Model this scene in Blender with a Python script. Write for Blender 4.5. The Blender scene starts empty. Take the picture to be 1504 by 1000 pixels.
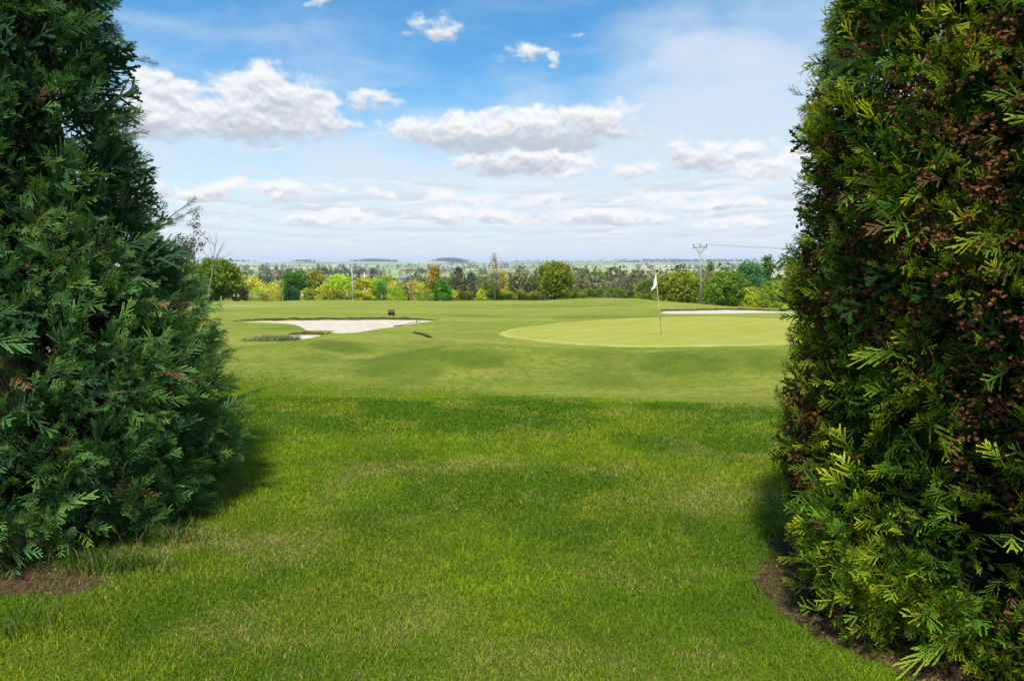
import bpy, math, random
import numpy as np
from mathutils import Vector, Matrix
R = math.radians
C = bpy.context.scene.collection
rng = np.random.default_rng(7)
random.seed(7)

# ------------------------------------------------------------------ camera
FPX, CX, CY = 1003.0, 752.0, 500.0
EYE = 1.65
PITCH = math.atan((500 - 386.5) / FPX)
cam_d = bpy.data.cameras.new('camera')
cam_d.lens = 24.0; cam_d.sensor_width = 36.0
cam_d.clip_start = 0.05; cam_d.clip_end = 60000
cam = bpy.data.objects.new('camera', cam_d); C.objects.link(cam)
cam.location = (0, 0, EYE); cam.rotation_euler = (R(90) - PITCH, 0, 0)
bpy.context.scene.camera = cam

# ------------------------------------------------------------------ light
SUN_AZ, SUN_EL = 191.0, 65.0          # degrees clockwise from the view direction (+Y), above the horizon
SKY_STRENGTH = 0.10
sun_d = bpy.data.lights.new('sun', 'SUN'); sun_d.energy = 3.8; sun_d.angle = R(4.0); sun_d.color = (1.0, 0.95, 0.86)
sun = bpy.data.objects.new('sun', sun_d); C.objects.link(sun)
sdir = Vector((math.sin(R(SUN_AZ)) * math.cos(R(SUN_EL)), math.cos(R(SUN_AZ)) * math.cos(R(SUN_EL)), math.sin(R(SUN_EL))))
sun.rotation_euler = (-sdir).to_track_quat('-Z', 'Y').to_euler()
sun.location = sdir * 60
vs = bpy.context.scene.view_settings
vs.view_transform = 'Standard'; vs.look = 'None'; vs.gamma = 1.0; vs.use_curve_mapping = False
vs.exposure = 0.95
EXPO = 2 ** 0.95
cy = bpy.context.scene.cycles
cy.max_bounces = 6; cy.diffuse_bounces = 3; cy.glossy_bounces = 2; cy.transmission_bounces = 4
cy.transparent_max_bounces = 6; cy.volume_bounces = 0
cy.use_denoising = True
try:
    cy.denoiser = 'OPENIMAGEDENOISE'; cy.denoising_prefilter = 'ACCURATE'
except Exception:
    pass


def ray(px, py):
    a, b = (px - CX) / FPX, (CY - py) / FPX
    s, c = math.sin(PITCH), math.cos(PITCH)
    return np.array([a, c + b * s, -s + b * c])


def at(px, py, Y):
    r = ray(px, py); t = Y / r[1]
    return np.array([r[0] * t, Y, EYE + r[2] * t])


SLOPE = 0.043


def gp(px, py):                                   # where a sight line meets the gently falling course
    r = ray(px, py)
    t = EYE / (-r[2] - SLOPE * r[1])
    return (r[0] * t, r[1] * t)


def azel(px, py):
    r = ray(px, py); r = r / np.linalg.norm(r)
    return math.degrees(math.atan2(r[0], r[1])), math.degrees(math.asin(r[2]))


# ------------------------------------------------------------------ world: Nishita sky + cloud layers
world = bpy.data.worlds.new('World'); bpy.context.scene.world = world
world.use_nodes = True
wt = world.node_tree; wt.nodes.clear()


class NT:
    """terse node building"""
    def __init__(s, t): s.t = t; s.L = t.links
    def n(s, kind, **kw):
        nd = s.t.nodes.new(kind)
        for k, v in kw.items(): setattr(nd, k, v)
        return nd
    def put(s, sock, v):
        if hasattr(v, 'is_output') or isinstance(v, bpy.types.NodeSocket): s.L.new(v, sock)
        else: sock.default_value = v
    def m(s, op, a, b=0.0, c=None, clamp=False):
        nd = s.n('ShaderNodeMath', operation=op, use_clamp=clamp)
        s.put(nd.inputs[0], a); s.put(nd.inputs[1], b)
        if c is not None: s.put(nd.inputs[2], c)
        return nd.outputs[0]
    def sm(s, x, lo, hi, a=0.0, b=1.0):
        nd = s.n('ShaderNodeMapRange', interpolation_type='SMOOTHSTEP', clamp=True)
        for i, v in enumerate((x, lo, hi, a, b)): s.put(nd.inputs[i], v)
        return nd.outputs[0]
    def xyz(s, x, y, z=0.0):
        nd = s.n('ShaderNodeCombineXYZ')
        for i, v in enumerate((x, y, z)): s.put(nd.inputs[i], v)
        return nd.outputs[0]
    def noise(s, vec, scale, detail=6, rough=0.55, dist=0.0, lac=2.0):
        nd = s.n('ShaderNodeTexNoise')
        if vec is not None: s.L.new(vec, nd.inputs['Vector'])
        nd.inputs['Scale'].default_value = scale; nd.inputs['Detail'].default_value = detail
        nd.inputs['Roughness'].default_value = rough; nd.inputs['Distortion'].default_value = dist
        nd.inputs['Lacunarity'].default_value = lac
        return nd.outputs['Fac']
    def mix(s, f, a, b, mode='MIX'):
        nd = s.n('ShaderNodeMix', data_type='RGBA', blend_type=mode)
        s.put(nd.inputs[0], f)
        for i, v in ((6, a), (7, b)):
            s.put(nd.inputs[i], v if not isinstance(v, tuple) or len(v) == 4 else v + (1.0,))
        return nd.outputs[2]


def cloud_world():
    w = NT(wt)
    tc = w.n('ShaderNodeTexCoord')
    sep = w.n('ShaderNodeSeparateXYZ'); w.L.new(tc.outputs['Generated'], sep.inputs[0])
    X, Y, Z = sep.outputs
    D = 57.29578
    u = w.m('MULTIPLY', w.m('ARCTAN2', X, Y), D)          # azimuth, degrees
    v = w.m('MULTIPLY', w.m('ARCSINE', Z), D)             # elevation, degrees
    sky = w.n('ShaderNodeTexSky', sky_type='NISHITA', sun_disc=False)
    sky.sun_elevation = R(SUN_EL); sky.sun_rotation = R(SUN_AZ); sky.altitude = 300
    sky.air_density = 1.0; sky.dust_density = 0.6; sky.ozone_density = 2.2
    hs = w.n('ShaderNodeHueSaturation'); hs.inputs['Saturation'].default_value = 1.32; hs.inputs['Value'].default_value = 1.0
    w.L.new(sky.outputs[0], hs.inputs['Color'])
    base = w.n('ShaderNodeVectorMath', operation='SCALE'); w.L.new(hs.outputs[0], base.inputs[0]); base.inputs[3].default_value = SKY_STRENGTH
    base = w.mix(1.0, base.outputs[0], (.80, .99, .93), 'MULTIPLY')
    K = 1.0 / EXPO
    # --- high thin cirrus veil
    pv = w.xyz(w.m('MULTIPLY', u, 0.05), w.m('MULTIPLY', v, 0.13), 3.1)
    n1 = w.noise(pv, 1.6, 7, 0.55, 0.6)
    pv2 = w.xyz(w.m('ADD', w.m('MULTIPLY', u, 0.05), w.m('MULTIPLY', v, -0.07)), w.m('ADD', w.m('MULTIPLY', v, 0.16), w.m('MULTIPLY', u, 0.03)), 8.7)
    n2 = w.noise(pv2, 1.3, 8, 0.62, 0.8)
    a0, e0 = azel(1130, 150)
    right = w.sm(w.m('SUBTRACT', u, w.m('MULTIPLY', v, 0.55)), -6.0, 9.0)
    low = w.sm(v, 17.5, 5.0)
    bias = w.m('ADD', w.m('MULTIPLY', right, 0.26), w.m('MULTIPLY', low, 0.30))
    topcut = w.sm(v, 22.0, 16.0)
    veil = w.sm(w.m('ADD', w.m('ADD', w.m('MULTIPLY', n1, 0.6), w.m('MULTIPLY', n2, 0.5)), bias), 0.44, 0.98)
    veil = w.m('MULTIPLY', w.m('MULTIPLY', veil, 0.85), w.m('ADD', w.m('MULTIPLY', topcut, 0.75), 0.25))
    col = w.mix(veil, base, (0.74 * K, 0.83 * K, 0.93 * K))
    # pale air near the horizon
    hz = w.m('POWER', w.sm(v, 11.0, 0.0), 1.2)
    col = w.mix(w.m('MULTIPLY', hz, 0.72), col, (0.78 * K, 0.85 * K, 0.92 * K))
    # --- distant rows of flat cumulus low over the horizon, on a level cloud sheet
    zz = w.m('ADD', w.m('MAXIMUM', Z, 0.0), 0.012)
    px_ = w.m('DIVIDE', X, zz); py_ = w.m('DIVIDE', Y, zz)
    def sheet(dv):
        z2 = w.m('ADD', zz, dv)
        return w.noise(w.xyz(w.m('DIVIDE', X, z2), w.m('MULTIPLY', w.m('DIVIDE', Y, z2), 0.8), 1.7), 0.62, 7, 0.6, 0.15)
    s0, s1 = sheet(0.0), sheet(0.006)
    cov = w.m('MULTIPLY', w.sm(v, 7.4, 5.8), w.sm(v, 0.2, 2.0))
    al = w.m('MULTIPLY', w.sm(s0, 0.41, 0.60), cov)
    lit = w.sm(w.m('SUBTRACT', s0, s1), -0.06, 0.07)
    ccol = w.mix(lit, (0.93 * K, 0.95 * K, 0.97 * K), (0.69 * K, 0.76 * K, 0.84 * K))
    lo = w.m('MULTIPLY', al, w.m('ADD', 0.45, w.m('MULTIPLY', w.sm(v, 0.8, 4.0), 0.5)))
    col = w.mix(lo, col, ccol)
    # --- single cumulus clouds: centre, half width, height above and below the centre (all degrees on the sky dome)
    wob = w.noise(w.xyz(w.m('MULTIPLY', u, 0.10), w.m('MULTIPLY', v, 0.15), 5.5), 2.2, 5, 0.6)
    wob2 = w.noise(w.xyz(w.m('MULTIPLY', u, 0.10), w.m('MULTIPLY', v, 0.15), 9.5), 2.2, 5, 0.6)
    uu = w.m('ADD', u, w.m('MULTIPLY', w.m('SUBTRACT', wob, 0.5), 5.5))
    vv = w.m('ADD', v, w.m('MULTIPLY', w.m('SUBTRACT', wob2, 0.5), 2.6))
    fine = w.noise(w.xyz(w.m('MULTIPLY', u, 0.30), w.m('MULTIPLY', v, 0.42), 2.2), 2.4, 9, 0.55, 0.2)
    fineup = w.noise(w.xyz(w.m('MULTIPLY', u, 0.30), w.m('MULTIPLY', w.m('ADD', v, 0.35), 0.42), 2.2), 2.4, 9, 0.55, 0.2)
    clouds = [  # px, py, half width, up, down, strength
        (330, 178, 195, 52, 26, 1.0), (395, 140, 85, 42, 40, 1.0), (262, 128, 70, 24, 22, .8), (545, 152, 42, 18, 16, .75), (230, 190, 80, 30, 18, .8),
        (745, 200, 175, 38, 30, 1.0), (845, 182, 105, 36, 40, 1.0), (640, 196, 70, 26, 26, .8), (780, 242, 120, 22, 20, .95), (930, 250, 46, 16, 13, .7),
        (1050, 232, 85, 30, 16, .8), (1130, 244, 70, 28, 22, .7), (1000, 222, 40, 14, 12, .6),
        (632, 42, 60, 24, 16, .55), (770, 82, 52, 16, 14, .5), (818, 90, 22, 9, 8, .4), (862, 58, 26, 8, 7, .38), (465, 4, 36, 7, 7, .35),
        (300, 283, 75, 16, 14, .8), (405, 278, 120, 16, 14, .8), (470, 320, 150, 14, 12, .6), (550, 285, 45, 12, 10, .65),
        (690, 318, 130, 16, 13, .8), (690, 288, 70, 14, 12, .6), (780, 295, 110, 14, 12, .55), (900, 320, 150, 14, 12, .75), (1040, 300, 110, 16, 12, .7), (960, 290, 80, 12, 10, .6), (1080, 330, 100, 12, 10, .6)]
    F = None; S = None; W = None
    for (px, py, hw, up, dn, st) in clouds:
        a, e = azel(px, py)
        k = 0.054
        du = w.m('MULTIPLY', w.m('SUBTRACT', uu, a), 1 / (hw * k))
        dv = w.m('SUBTRACT', vv, e)
        vp = w.m('MULTIPLY', w.m('MAXIMUM', dv, 0.0), 1 / (up * k)); vn = w.m('MULTIPLY', w.m('MINIMUM', dv, 0.0), 1 / (dn * k))
        hgt = w.m('ADD', vp, vn)
        e_ = w.m('SUBTRACT', st, w.m('ADD', w.m('MULTIPLY', du, du), w.m('MULTIPLY', hgt, hgt)))
        F = e_ if F is None else w.m('SMOOTH_MAX', F, e_, 0.25)
        wt_ = w.m('POWER', w.m('MAXIMUM', w.m('ADD', e_, 0.6), 0.0), 3.0)
        S_ = w.m('MULTIPLY', wt_, hgt)
        S = S_ if S is None else w.m('ADD', S, S_); W = wt_ if W is None else w.m('ADD', W, wt_)
    mid_ = w.noise(w.xyz(w.m('MULTIPLY', u, 0.17), w.m('MULTIPLY', v, 0.33), 12.2), 1.9, 3, 0.5, 0.5)
    rel = w.m('DIVIDE', S, w.m('ADD', W, 0.001))
    dens = w.m('ADD', w.m('ADD', w.m('MULTIPLY', F, 0.9), w.m('MULTIPLY', w.m('SUBTRACT', mid_, 0.5), 1.9)), w.m('MULTIPLY', w.m('SUBTRACT', fine, 0.5), 1.9))
    alpha = w.m('POWER', w.sm(dens, -0.30, 0.62), 1.15)
    relief = w.m('MULTIPLY', w.m('SUBTRACT', fine, fineup), 2.4)
    thick = w.sm(dens, 0.15, 1.2)
    lit = w.sm(w.m('ADD', w.m('ADD', w.m('ADD', rel, w.sm(v, 8.5, 6.5, 0.0, 0.45)), relief), w.m('MULTIPLY', thick, -0.34)), -0.75, 0.50)
    ccol = w.mix(lit, (0.55 * K, 0.60 * K, 0.68 * K), (0.985 * K, 0.985 * K, 0.985 * K))
    front = w.sm(Y, -0.1, 0.2)
    col = w.mix(w.m('MULTIPLY', w.m('MULTIPLY', alpha, 0.97), front), col, ccol)
    bg = w.n('ShaderNodeBackground'); w.L.new(col, bg.inputs['Color']); bg.inputs['Strength'].default_value = 1.0
    out = w.n('ShaderNodeOutputWorld'); w.L.new(bg.outputs[0], out.inputs['Surface'])


cloud_world()
world.cycles.sampling_method = 'MANUAL'; world.cycles.sample_map_resolution = 512

# ------------------------------------------------------------------ helpers
def tag(o, label=None, cat=None, group=None, kind=None):
    if label: o['label'] = label
    if cat: o['category'] = cat
    if group: o['group'] = group
    if kind: o['kind'] = kind
    return o


def empty(name, loc, label, cat, group=None):
    o = bpy.data.objects.new(name, None); C.objects.link(o); o.location = [float(q) for q in loc]
    o.empty_display_size = 0.3
    return tag(o, label, cat, group)


def mesh_obj(name, V, F, mat, parent=None, col=None, smooth=False, attrs=None):
    """V (n,3); F (m,k) array of equal-sized faces, or a list of such arrays"""
    Fs = F if isinstance(F, list) else [F]
    Fs = [np.asarray(f, dtype=np.int32) for f in Fs if len(f)]
    V = np.asarray(V, dtype=np.float32)
    me = bpy.data.meshes.new(name)
    me.vertices.add(len(V)); me.vertices.foreach_set('co', V.ravel())
    loops = np.concatenate([f.ravel() for f in Fs])
    tot = np.concatenate([np.full(len(f), f.shape[1], dtype=np.int32) for f in Fs])
    start = np.concatenate([[0], np.cumsum(tot)[:-1]]).astype(np.int32)
    me.loops.add(len(loops)); me.loops.foreach_set('vertex_index', loops)
    me.polygons.add(len(tot)); me.polygons.foreach_set('loop_start', start)
    try: me.polygons.foreach_set('loop_total', tot)
    except Exception: pass
    if col is not None:
        a = me.attributes.new('tint', 'FLOAT_COLOR', 'POINT')
        cc = np.ones((len(V), 4), dtype=np.float32); cc[:, :3] = col
        a.data.foreach_set('color', cc.ravel())
    for k, arr in (attrs or {}).items():
        a = me.attributes.new(k, 'FLOAT', 'POINT'); a.data.foreach_set('value', np.asarray(arr, dtype=np.float32))
    me.update(calc_edges=True)
    me.validate()
    if smooth: me.polygons.foreach_set('use_smooth', np.ones(len(tot), dtype=bool))
    if mat is not None: me.materials.append(mat)
    o = bpy.data.objects.new(name, me); C.objects.link(o)
    if parent is not None: o.parent = parent
    return o


class MB:
    """collects simple solids (quads and triangles) for one mesh"""
    def __init__(s): s.v = []; s.q = []; s.t = []; s.n = 0
    def add(s, V, Q=(), T=()):
        V = np.asarray(V, dtype=float).reshape(-1, 3)
        s.v.append(V); s.q += [[i + s.n for i in f] for f in Q]; s.t += [[i + s.n for i in f] for f in T]; s.n += len(V)
    def box(s, c, d, rz=0.0):
        c = np.array(c, float); d = np.array(d, float) / 2
        P = np.array([[x, y, z] for z in (-1, 1) for y in (-1, 1) for x in (-1, 1)], float) * d
        ca, sa = math.cos(rz), math.sin(rz)
        P = np.stack([P[:, 0] * ca - P[:, 1] * sa, P[:, 0] * sa + P[:, 1] * ca, P[:, 2]], 1) + c
        s.add(P, [(0, 2, 3, 1), (4, 5, 7, 6), (0, 1, 5, 4), (2, 6, 7, 3), (0, 4, 6, 2), (1, 3, 7, 5)])
    def tube(s, pts, rad, n=6, cap=True):
        pts = np.asarray(pts, float); m = len(pts); rad = np.broadcast_to(rad, (m,))
        rings = []
        for i in range(m):
            d = pts[min(i + 1, m - 1)] - pts[max(i - 1, 0)]; d = d / (np.linalg.norm(d) + 1e-9)
            a = np.array([1., 0, 0]) if abs(d[0]) < 0.8 else np.array([0, 1., 0])
            e1 = np.cross(d, a); e1 /= np.linalg.norm(e1); e2 = np.cross(d, e1)
            t = np.arange(n) * 2 * math.pi / n
            rings.append(pts[i] + rad[i] * (np.cos(t)[:, None] * e1 + np.sin(t)[:, None] * e2))
        V = np.concatenate(rings + [pts[:1], pts[-1:]])
        Q = [(i * n + j, i * n + (j + 1) % n, (i + 1) * n + (j + 1) % n, (i + 1) * n + j) for i in range(m - 1) for j in range(n)]
        T = []
        if cap:
            T = [(j, m * n, (j + 1) % n) for j in range(n)] + [((m - 1) * n + j, (m - 1) * n + (j + 1) % n, m * n + 1) for j in range(n)]
        s.add(V, Q, T)
    def lathe(s, prof, c=(0, 0, 0), n=10):
        c = np.array(c, float); t = np.arange(n) * 2 * math.pi / n
        V = np.concatenate([np.stack([r * np.cos(t), r * np.sin(t), np.full(n, z)], 1) for r, z in prof]) + c
        m = len(prof)
        Q = [(i * n + j, i * n + (j + 1) % n, (i + 1) * n + (j + 1) % n, (i + 1) * n + j) for i in range(m - 1) for j in range(n)]
        s.add(V, Q)
    def build(s, name, mat, parent=None, smooth=False):
        return mesh_obj(name, np.concatenate(s.v), [f for f in (np.array(s.q), np.array(s.t)) if len(f)], mat, parent, smooth=smooth)


def _h(ix, iy, seed):
    n = (ix.astype(np.int64) * 374761393 + iy.astype(np.int64) * 668265263 + seed * 1442695041) & 0xffffffff
    n = ((n ^ (n >> 13)) * 1274126177) & 0xffffffff
    n = n ^ (n >> 16)
    return (n & 0xffff) / 65535.0


def vnoise(x, y, seed=0):
    ix, iy = np.floor(x), np.floor(y); fx, fy = x - ix, y - iy
    fx = fx * fx * (3 - 2 * fx); fy = fy * fy * (3 - 2 * fy)
    ix = ix.astype(np.int64); iy = iy.astype(np.int64)
    a, b, c, d = _h(ix, iy, seed), _h(ix + 1, iy, seed), _h(ix, iy + 1, seed), _h(ix + 1, iy + 1, seed)
    return (a * (1 - fx) + b * fx) * (1 - fy) + (c * (1 - fx) + d * fx) * fy


def fbm(x, y, seed=0, oct=4, g=0.5):
    s = 0; a = 1.0; t = 0
    for i in range(oct):
        s = s + a * vnoise(x * 2 ** i + 17.3 * i, y * 2 ** i - 9.1 * i, seed + i); t += a; a *= g
    return s / t


def sstep(x, a, b):
    t = np.clip((x - a) / (b - a), 0, 1); return t * t * (3 - 2 * t)


def hermite(xs, ys):
    xs = np.array(xs, float); ys = np.array(ys, float)
    d = np.diff(ys) / np.diff(xs); m = np.zeros(len(xs)); m[0] = d[0]; m[-1] = d[-1]
    m[1:-1] = np.where(d[:-1] * d[1:] > 0, 2 * d[:-1] * d[1:] / (d[:-1] + d[1:] + 1e-12), 0)
    def f(x):
        x = np.clip(x, xs[0], xs[-1]); i = np.clip(np.searchsorted(xs, x) - 1, 0, len(xs) - 2)
        hh = xs[i + 1] - xs[i]; t = (x - xs[i]) / hh
        return ys[i] * (2 * t ** 3 - 3 * t ** 2 + 1) + m[i] * hh * (t ** 3 - 2 * t ** 2 + t) + ys[i + 1] * (-2 * t ** 3 + 3 * t ** 2) + m[i + 1] * hh * (t ** 3 - t ** 2)
    return f


def poly_sd(x, y, P):
    """signed distance to a polygon, positive inside"""
    P = np.asarray(P, float); d = np.full(x.shape, 1e18); ins = np.zeros(x.shape, bool)
    for i in range(len(P)):
        a, b = P[i], P[(i + 1) % len(P)]
        ex, ey = b - a; wx, wy = x - a[0], y - a[1]
        t = np.clip((wx * ex + wy * ey) / (ex * ex + ey * ey + 1e-12), 0, 1)
        d = np.minimum(d, (wx - ex * t) ** 2 + (wy - ey * t) ** 2)
        c = ((a[1] <= y) & (b[1] > y)) | ((b[1] <= y) & (a[1] > y))
        if abs(ey) > 1e-12: ins ^= c & (x < a[0] + (y - a[1]) / ey * ex)
    return np.where(ins, 1, -1) * np.sqrt(d)


def smooth_closed(P, k=6):
    """Catmull-Rom through a closed outline"""
    P = np.asarray(P, float); n = len(P); out = []
    for i in range(n):
        p0, p1, p2, p3 = P[i - 1], P[i], P[(i + 1) % n], P[(i + 2) % n]
        for j in range(k):
            t = j / k
            out.append(0.5 * (2 * p1 + (p2 - p0) * t + (2 * p0 - 5 * p1 + 4 * p2 - p3) * t * t + (3 * p1 - p0 - 3 * p2 + p3) * t ** 3))
    return np.array(out)


# ------------------------------------------------------------------ terrain
base_prof = hermite([-3000, -120, -20, 0, 145, 185, 260, 400, 650, 1000, 1500, 2500, 4000, 6000, 8000, 10000, 14000],
                    [6, 4, .86, 0, -6.235, -8.6, -14.5, -21.5, -24, -20.5, -22, -28, -30, -19, -6, 3, 4])
BUNKERS = []


def gauss(x, y, cx, cy, sx, sy): return np.exp(-((x - cx) / sx) ** 2 - ((y - cy) / sy) ** 2)


LTREE = (-3.85, 5.0)
RTREE = (2.96, 3.52)


def height(x, y, cut=True):
    x = np.asarray(x, float); y = np.asarray(y, float)
    r = np.hypot(x, y); k = sstep(r, 220, 1500) * (y > 0)
    d = y * (1 - k) + np.minimum(r, 13900) * k
    z = base_prof(d)
    nearw = 1 - sstep(r, 120, 260)
    # swale and mounds in front of the green
    m = -0.40 * gauss(x, y, 0.5, 13.4, 11, 2.3)
    m += 0.40 * gauss(x, y, -0.9, 16.9, 3.0, 1.5) + 0.34 * gauss(x, y, 6.0, 16.4, 3.6, 1.4) + 0.34 * gauss(x, y, -5.4, 19.6, 2.2, 1.6)
    m += 0.12 * gauss(x, y, -2.4, 23.4, 2.0, 1.8) - 0.18 * gauss(x, y, 2.8, 15.6, 1.6, 1.2) - 0.2 * gauss(x, y, -3.6, 17.4, 1.2, 1.4)
    m += 0.75 * gauss(x, y, 13, 92, 12, 22) + 0.4 * gauss(x, y, -14, 70, 14, 14) + 0.5 * gauss(x, y, -25, 95, 12, 10)
    m -= 1.15 * sstep(x, 17, 30) * sstep(y, 58, 105)
    m += 0.25 * gauss(x, y, 11, 48, 9, 6) - 0.15 * gauss(x, y, 2, 45, 9, 7)
    m += (fbm(x * 0.09, y * 0.09, 3, 3) - 0.5) * 0.34 * sstep(y, 8, 22) + (fbm(x * 0.5, y * 0.5, 5, 3) - 0.5) * 0.05
    # the turf humps a little round the two hedging conifers
    for (cx, cy) in (LTREE, RTREE): m += 0.06 * gauss(x, y, cx, cy, 1.5, 1.5)
    z = z + m * nearw
    far = sstep(r, 500, 2500)
    z = z + far * (fbm(x / 1400, y / 1400, 11, 4) - 0.5) * 14 + sstep(r, 6500, 9000) * (fbm(x / 2600, y / 2600, 21, 4) - 0.5) * 16
    for (px, top, hw, D) in ((660, 379.5, 34, 9000), (553, 382.5, 50, 9500), (452, 384, 26, 9300), (900, 383.0, 90, 9800), (1060, 383.4, 120, 9400), (780, 385, 60, 9700), (350, 384.8, 40, 9300)):
        a = at(px, top, D); w_ = hw / FPX * D
        z = z + (a[2] + 6) * np.exp(-((x - a[0]) / w_) ** 2 - ((y - D) / 900) ** 2) * 0.75
    if cut:
        for P, dep in BUNKERS:
            bb = P.min(0) - 2, P.max(0) + 2
            q = (x > bb[0][0]) & (x < bb[1][0]) & (y > bb[0][1]) & (y < bb[1][1])
            if np.any(q):
                z = np.array(z, float)
                z[q] -= dep * sstep(poly_sd(x[q], y[q], P), -0.02, 0.45)
    return z


def hz(x, y, cut=True): return float(height(np.array([x]), np.array([y]), cut)[0])



def gpt(px, py):
    """where a sight line from the eye meets the modelled turf"""
    r = ray(px, py); t = np.linspace(2.2, 170, 3400) / r[1]
    z = height(r[0] * t, r[1] * t, False); f = EYE + r[2] * t - z
    i = int(np.argmax(f < 0))
    if not f[i] < 0: return gp(px, py)
    k = f[i - 1] / (f[i - 1] - f[i]); tt = t[i - 1] + (t[i] - t[i - 1]) * k
    return (r[0] * tt, r[1] * tt)


B_MAIN = smooth_closed([gpt(*p) for p in [(338, 471.5), (400, 474), (432, 477), (452, 486), (490, 489), (530, 487.5), (572, 481), (604, 475.5), (644, 470.2), (600, 468.8), (540, 468.6), (470, 468.6), (400, 469.5)]], 5)
B_RIGHT = smooth_closed([gpt(*p) for p in [(966, 458.8), (1000, 460.4), (1060, 460.2), (1130, 459.3), (1180, 458), (1120, 455.3), (1050, 454.6), (990, 456)]], 5)
B_SMALL = smooth_closed([gpt(*p) for p in [(418, 496), (440, 497.5), (462, 495), (476, 491), (450, 490.2), (420, 491)]], 5)
B_SLIT = smooth_closed([gpt(*p) for p in [(604, 488.2), (612, 490.2), (624, 493.6), (637, 497.6), (632, 493.6), (618, 489.2)]], 5)
BUNKERS += [(B_MAIN, .13), (B_RIGHT, .13), (B_SMALL, .13)]
GREEN = smooth_closed([gpt(*p) for p in [(744, 489), (768, 497), (820, 503), (900, 507.5), (1000, 508.5), (1100, 507), (1220, 501), (1280, 488), (1220, 473), (1100, 467.5), (960, 467.5), (860, 472.5), (785, 480.5)]], 6)


# ------------------------------------------------------------------ materials
def leaf_mat(name, trans=0.35, rough=0.55, spec=0.25, tcol=(1.25, 1.25, 0.6)):
    m = bpy.data.materials.new(name); m.use_nodes = True; t = m.node_tree; t.nodes.clear(); w = NT(t)
    a = w.n('ShaderNodeAttribute', attribute_name='tint')
    p = w.n('ShaderNodeBsdfPrincipled'); w.L.new(a.outputs['Color'], p.inputs['Base Color'])
    p.inputs['Roughness'].default_value = rough; p.inputs['Specular IOR Level'].default_value = spec
    tr = w.n('ShaderNodeBsdfTranslucent')
    w.L.new(w.mix(1.0, a.outputs['Color'], tcol, 'MULTIPLY'), tr.inputs['Color'])
    mx = w.n('ShaderNodeMixShader'); mx.inputs[0].default_value = trans
    w.L.new(p.outputs[0], mx.inputs[1]); w.L.new(tr.outputs[0], mx.inputs[2])
    o = w.n('ShaderNodeOutputMaterial'); w.L.new(mx.outputs[0], o.inputs['Surface'])
    return m


def noise_mat(name, c1, c2, scale=8, rough=0.8, spec=0.2, bump=0.0, detail=5, stretch=(1, 1, 1), metal=0.0):
    m = bpy.data.materials.new(name); m.use_nodes = True; t = m.node_tree; t.nodes.clear(); w = NT(t)
    tc = w.n('ShaderNodeTexCoord'); mp = w.n('ShaderNodeMapping'); mp.inputs['Scale'].default_value = stretch
    w.L.new(tc.outputs['Object'], mp.inputs['Vector'])
    f = w.noise(mp.outputs[0], scale, detail, 0.6)
    p = w.n('ShaderNodeBsdfPrincipled'); w.L.new(w.mix(w.sm(f, 0.32, 0.68), c1, c2), p.inputs['Base Color'])
    p.inputs['Roughness'].default_value = rough; p.inputs['Specular IOR Level'].default_value = spec; p.inputs['Metallic'].default_value = metal
    if bump:
        b = w.n('ShaderNodeBump'); b.inputs['Strength'].default_value = bump; b.inputs['Distance'].default_value = 0.02
        w.L.new(f, b.inputs['Height']); w.L.new(b.outputs[0], p.inputs['Normal'])
    o = w.n('ShaderNodeOutputMaterial'); w.L.new(p.outputs[0], o.inputs['Surface'])
    return m


M_LEAF = leaf_mat('leaf', 0.5, 0.6, 0.15)
M_FOL_L = leaf_mat('cypress_leaf', 0.32, 0.65, 0.15)
M_FOL_R = leaf_mat('thuja_leaf', 0.44, 0.65, 0.12, (1.35, 1.25, 0.4))
M_GRASS = leaf_mat('grass_blade', 0.45, 0.6, 0.10, (1.2, 1.2, 0.5))
M_CONE = leaf_mat('seed_cone', 0.08, 0.75, 0.15, (1, 1, 1))
M_BARK = noise_mat('bark', (.09, .06, .042), (.03, .022, .017), 14, .9, .1, .6, stretch=(1, 1, .2))
M_BARKP = noise_mat('pale_bark', (.30, .26, .22), (.13, .11, .09), 5, .9, .1, .4, stretch=(1, 1, .3))
M_TWIG = noise_mat('twig', (.16, .12, .09), (.07, .05, .04), 12, .9, .1)
M_INNER = noise_mat('inner_shade', (.012, .015, .008), (.022, .016, .010), 18, .95, .05, .8)  # near-black twig colour stands in for the gloom inside the crown
M_SAND = noise_mat('sand', (.47, .40, .33), (.36, .305, .25), 2.2, .95, .1, .6)
M_SOIL = noise_mat('lip_soil', (.085, .065, .03), (.045, .05, .016), 3, .95, .05, .6)


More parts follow.
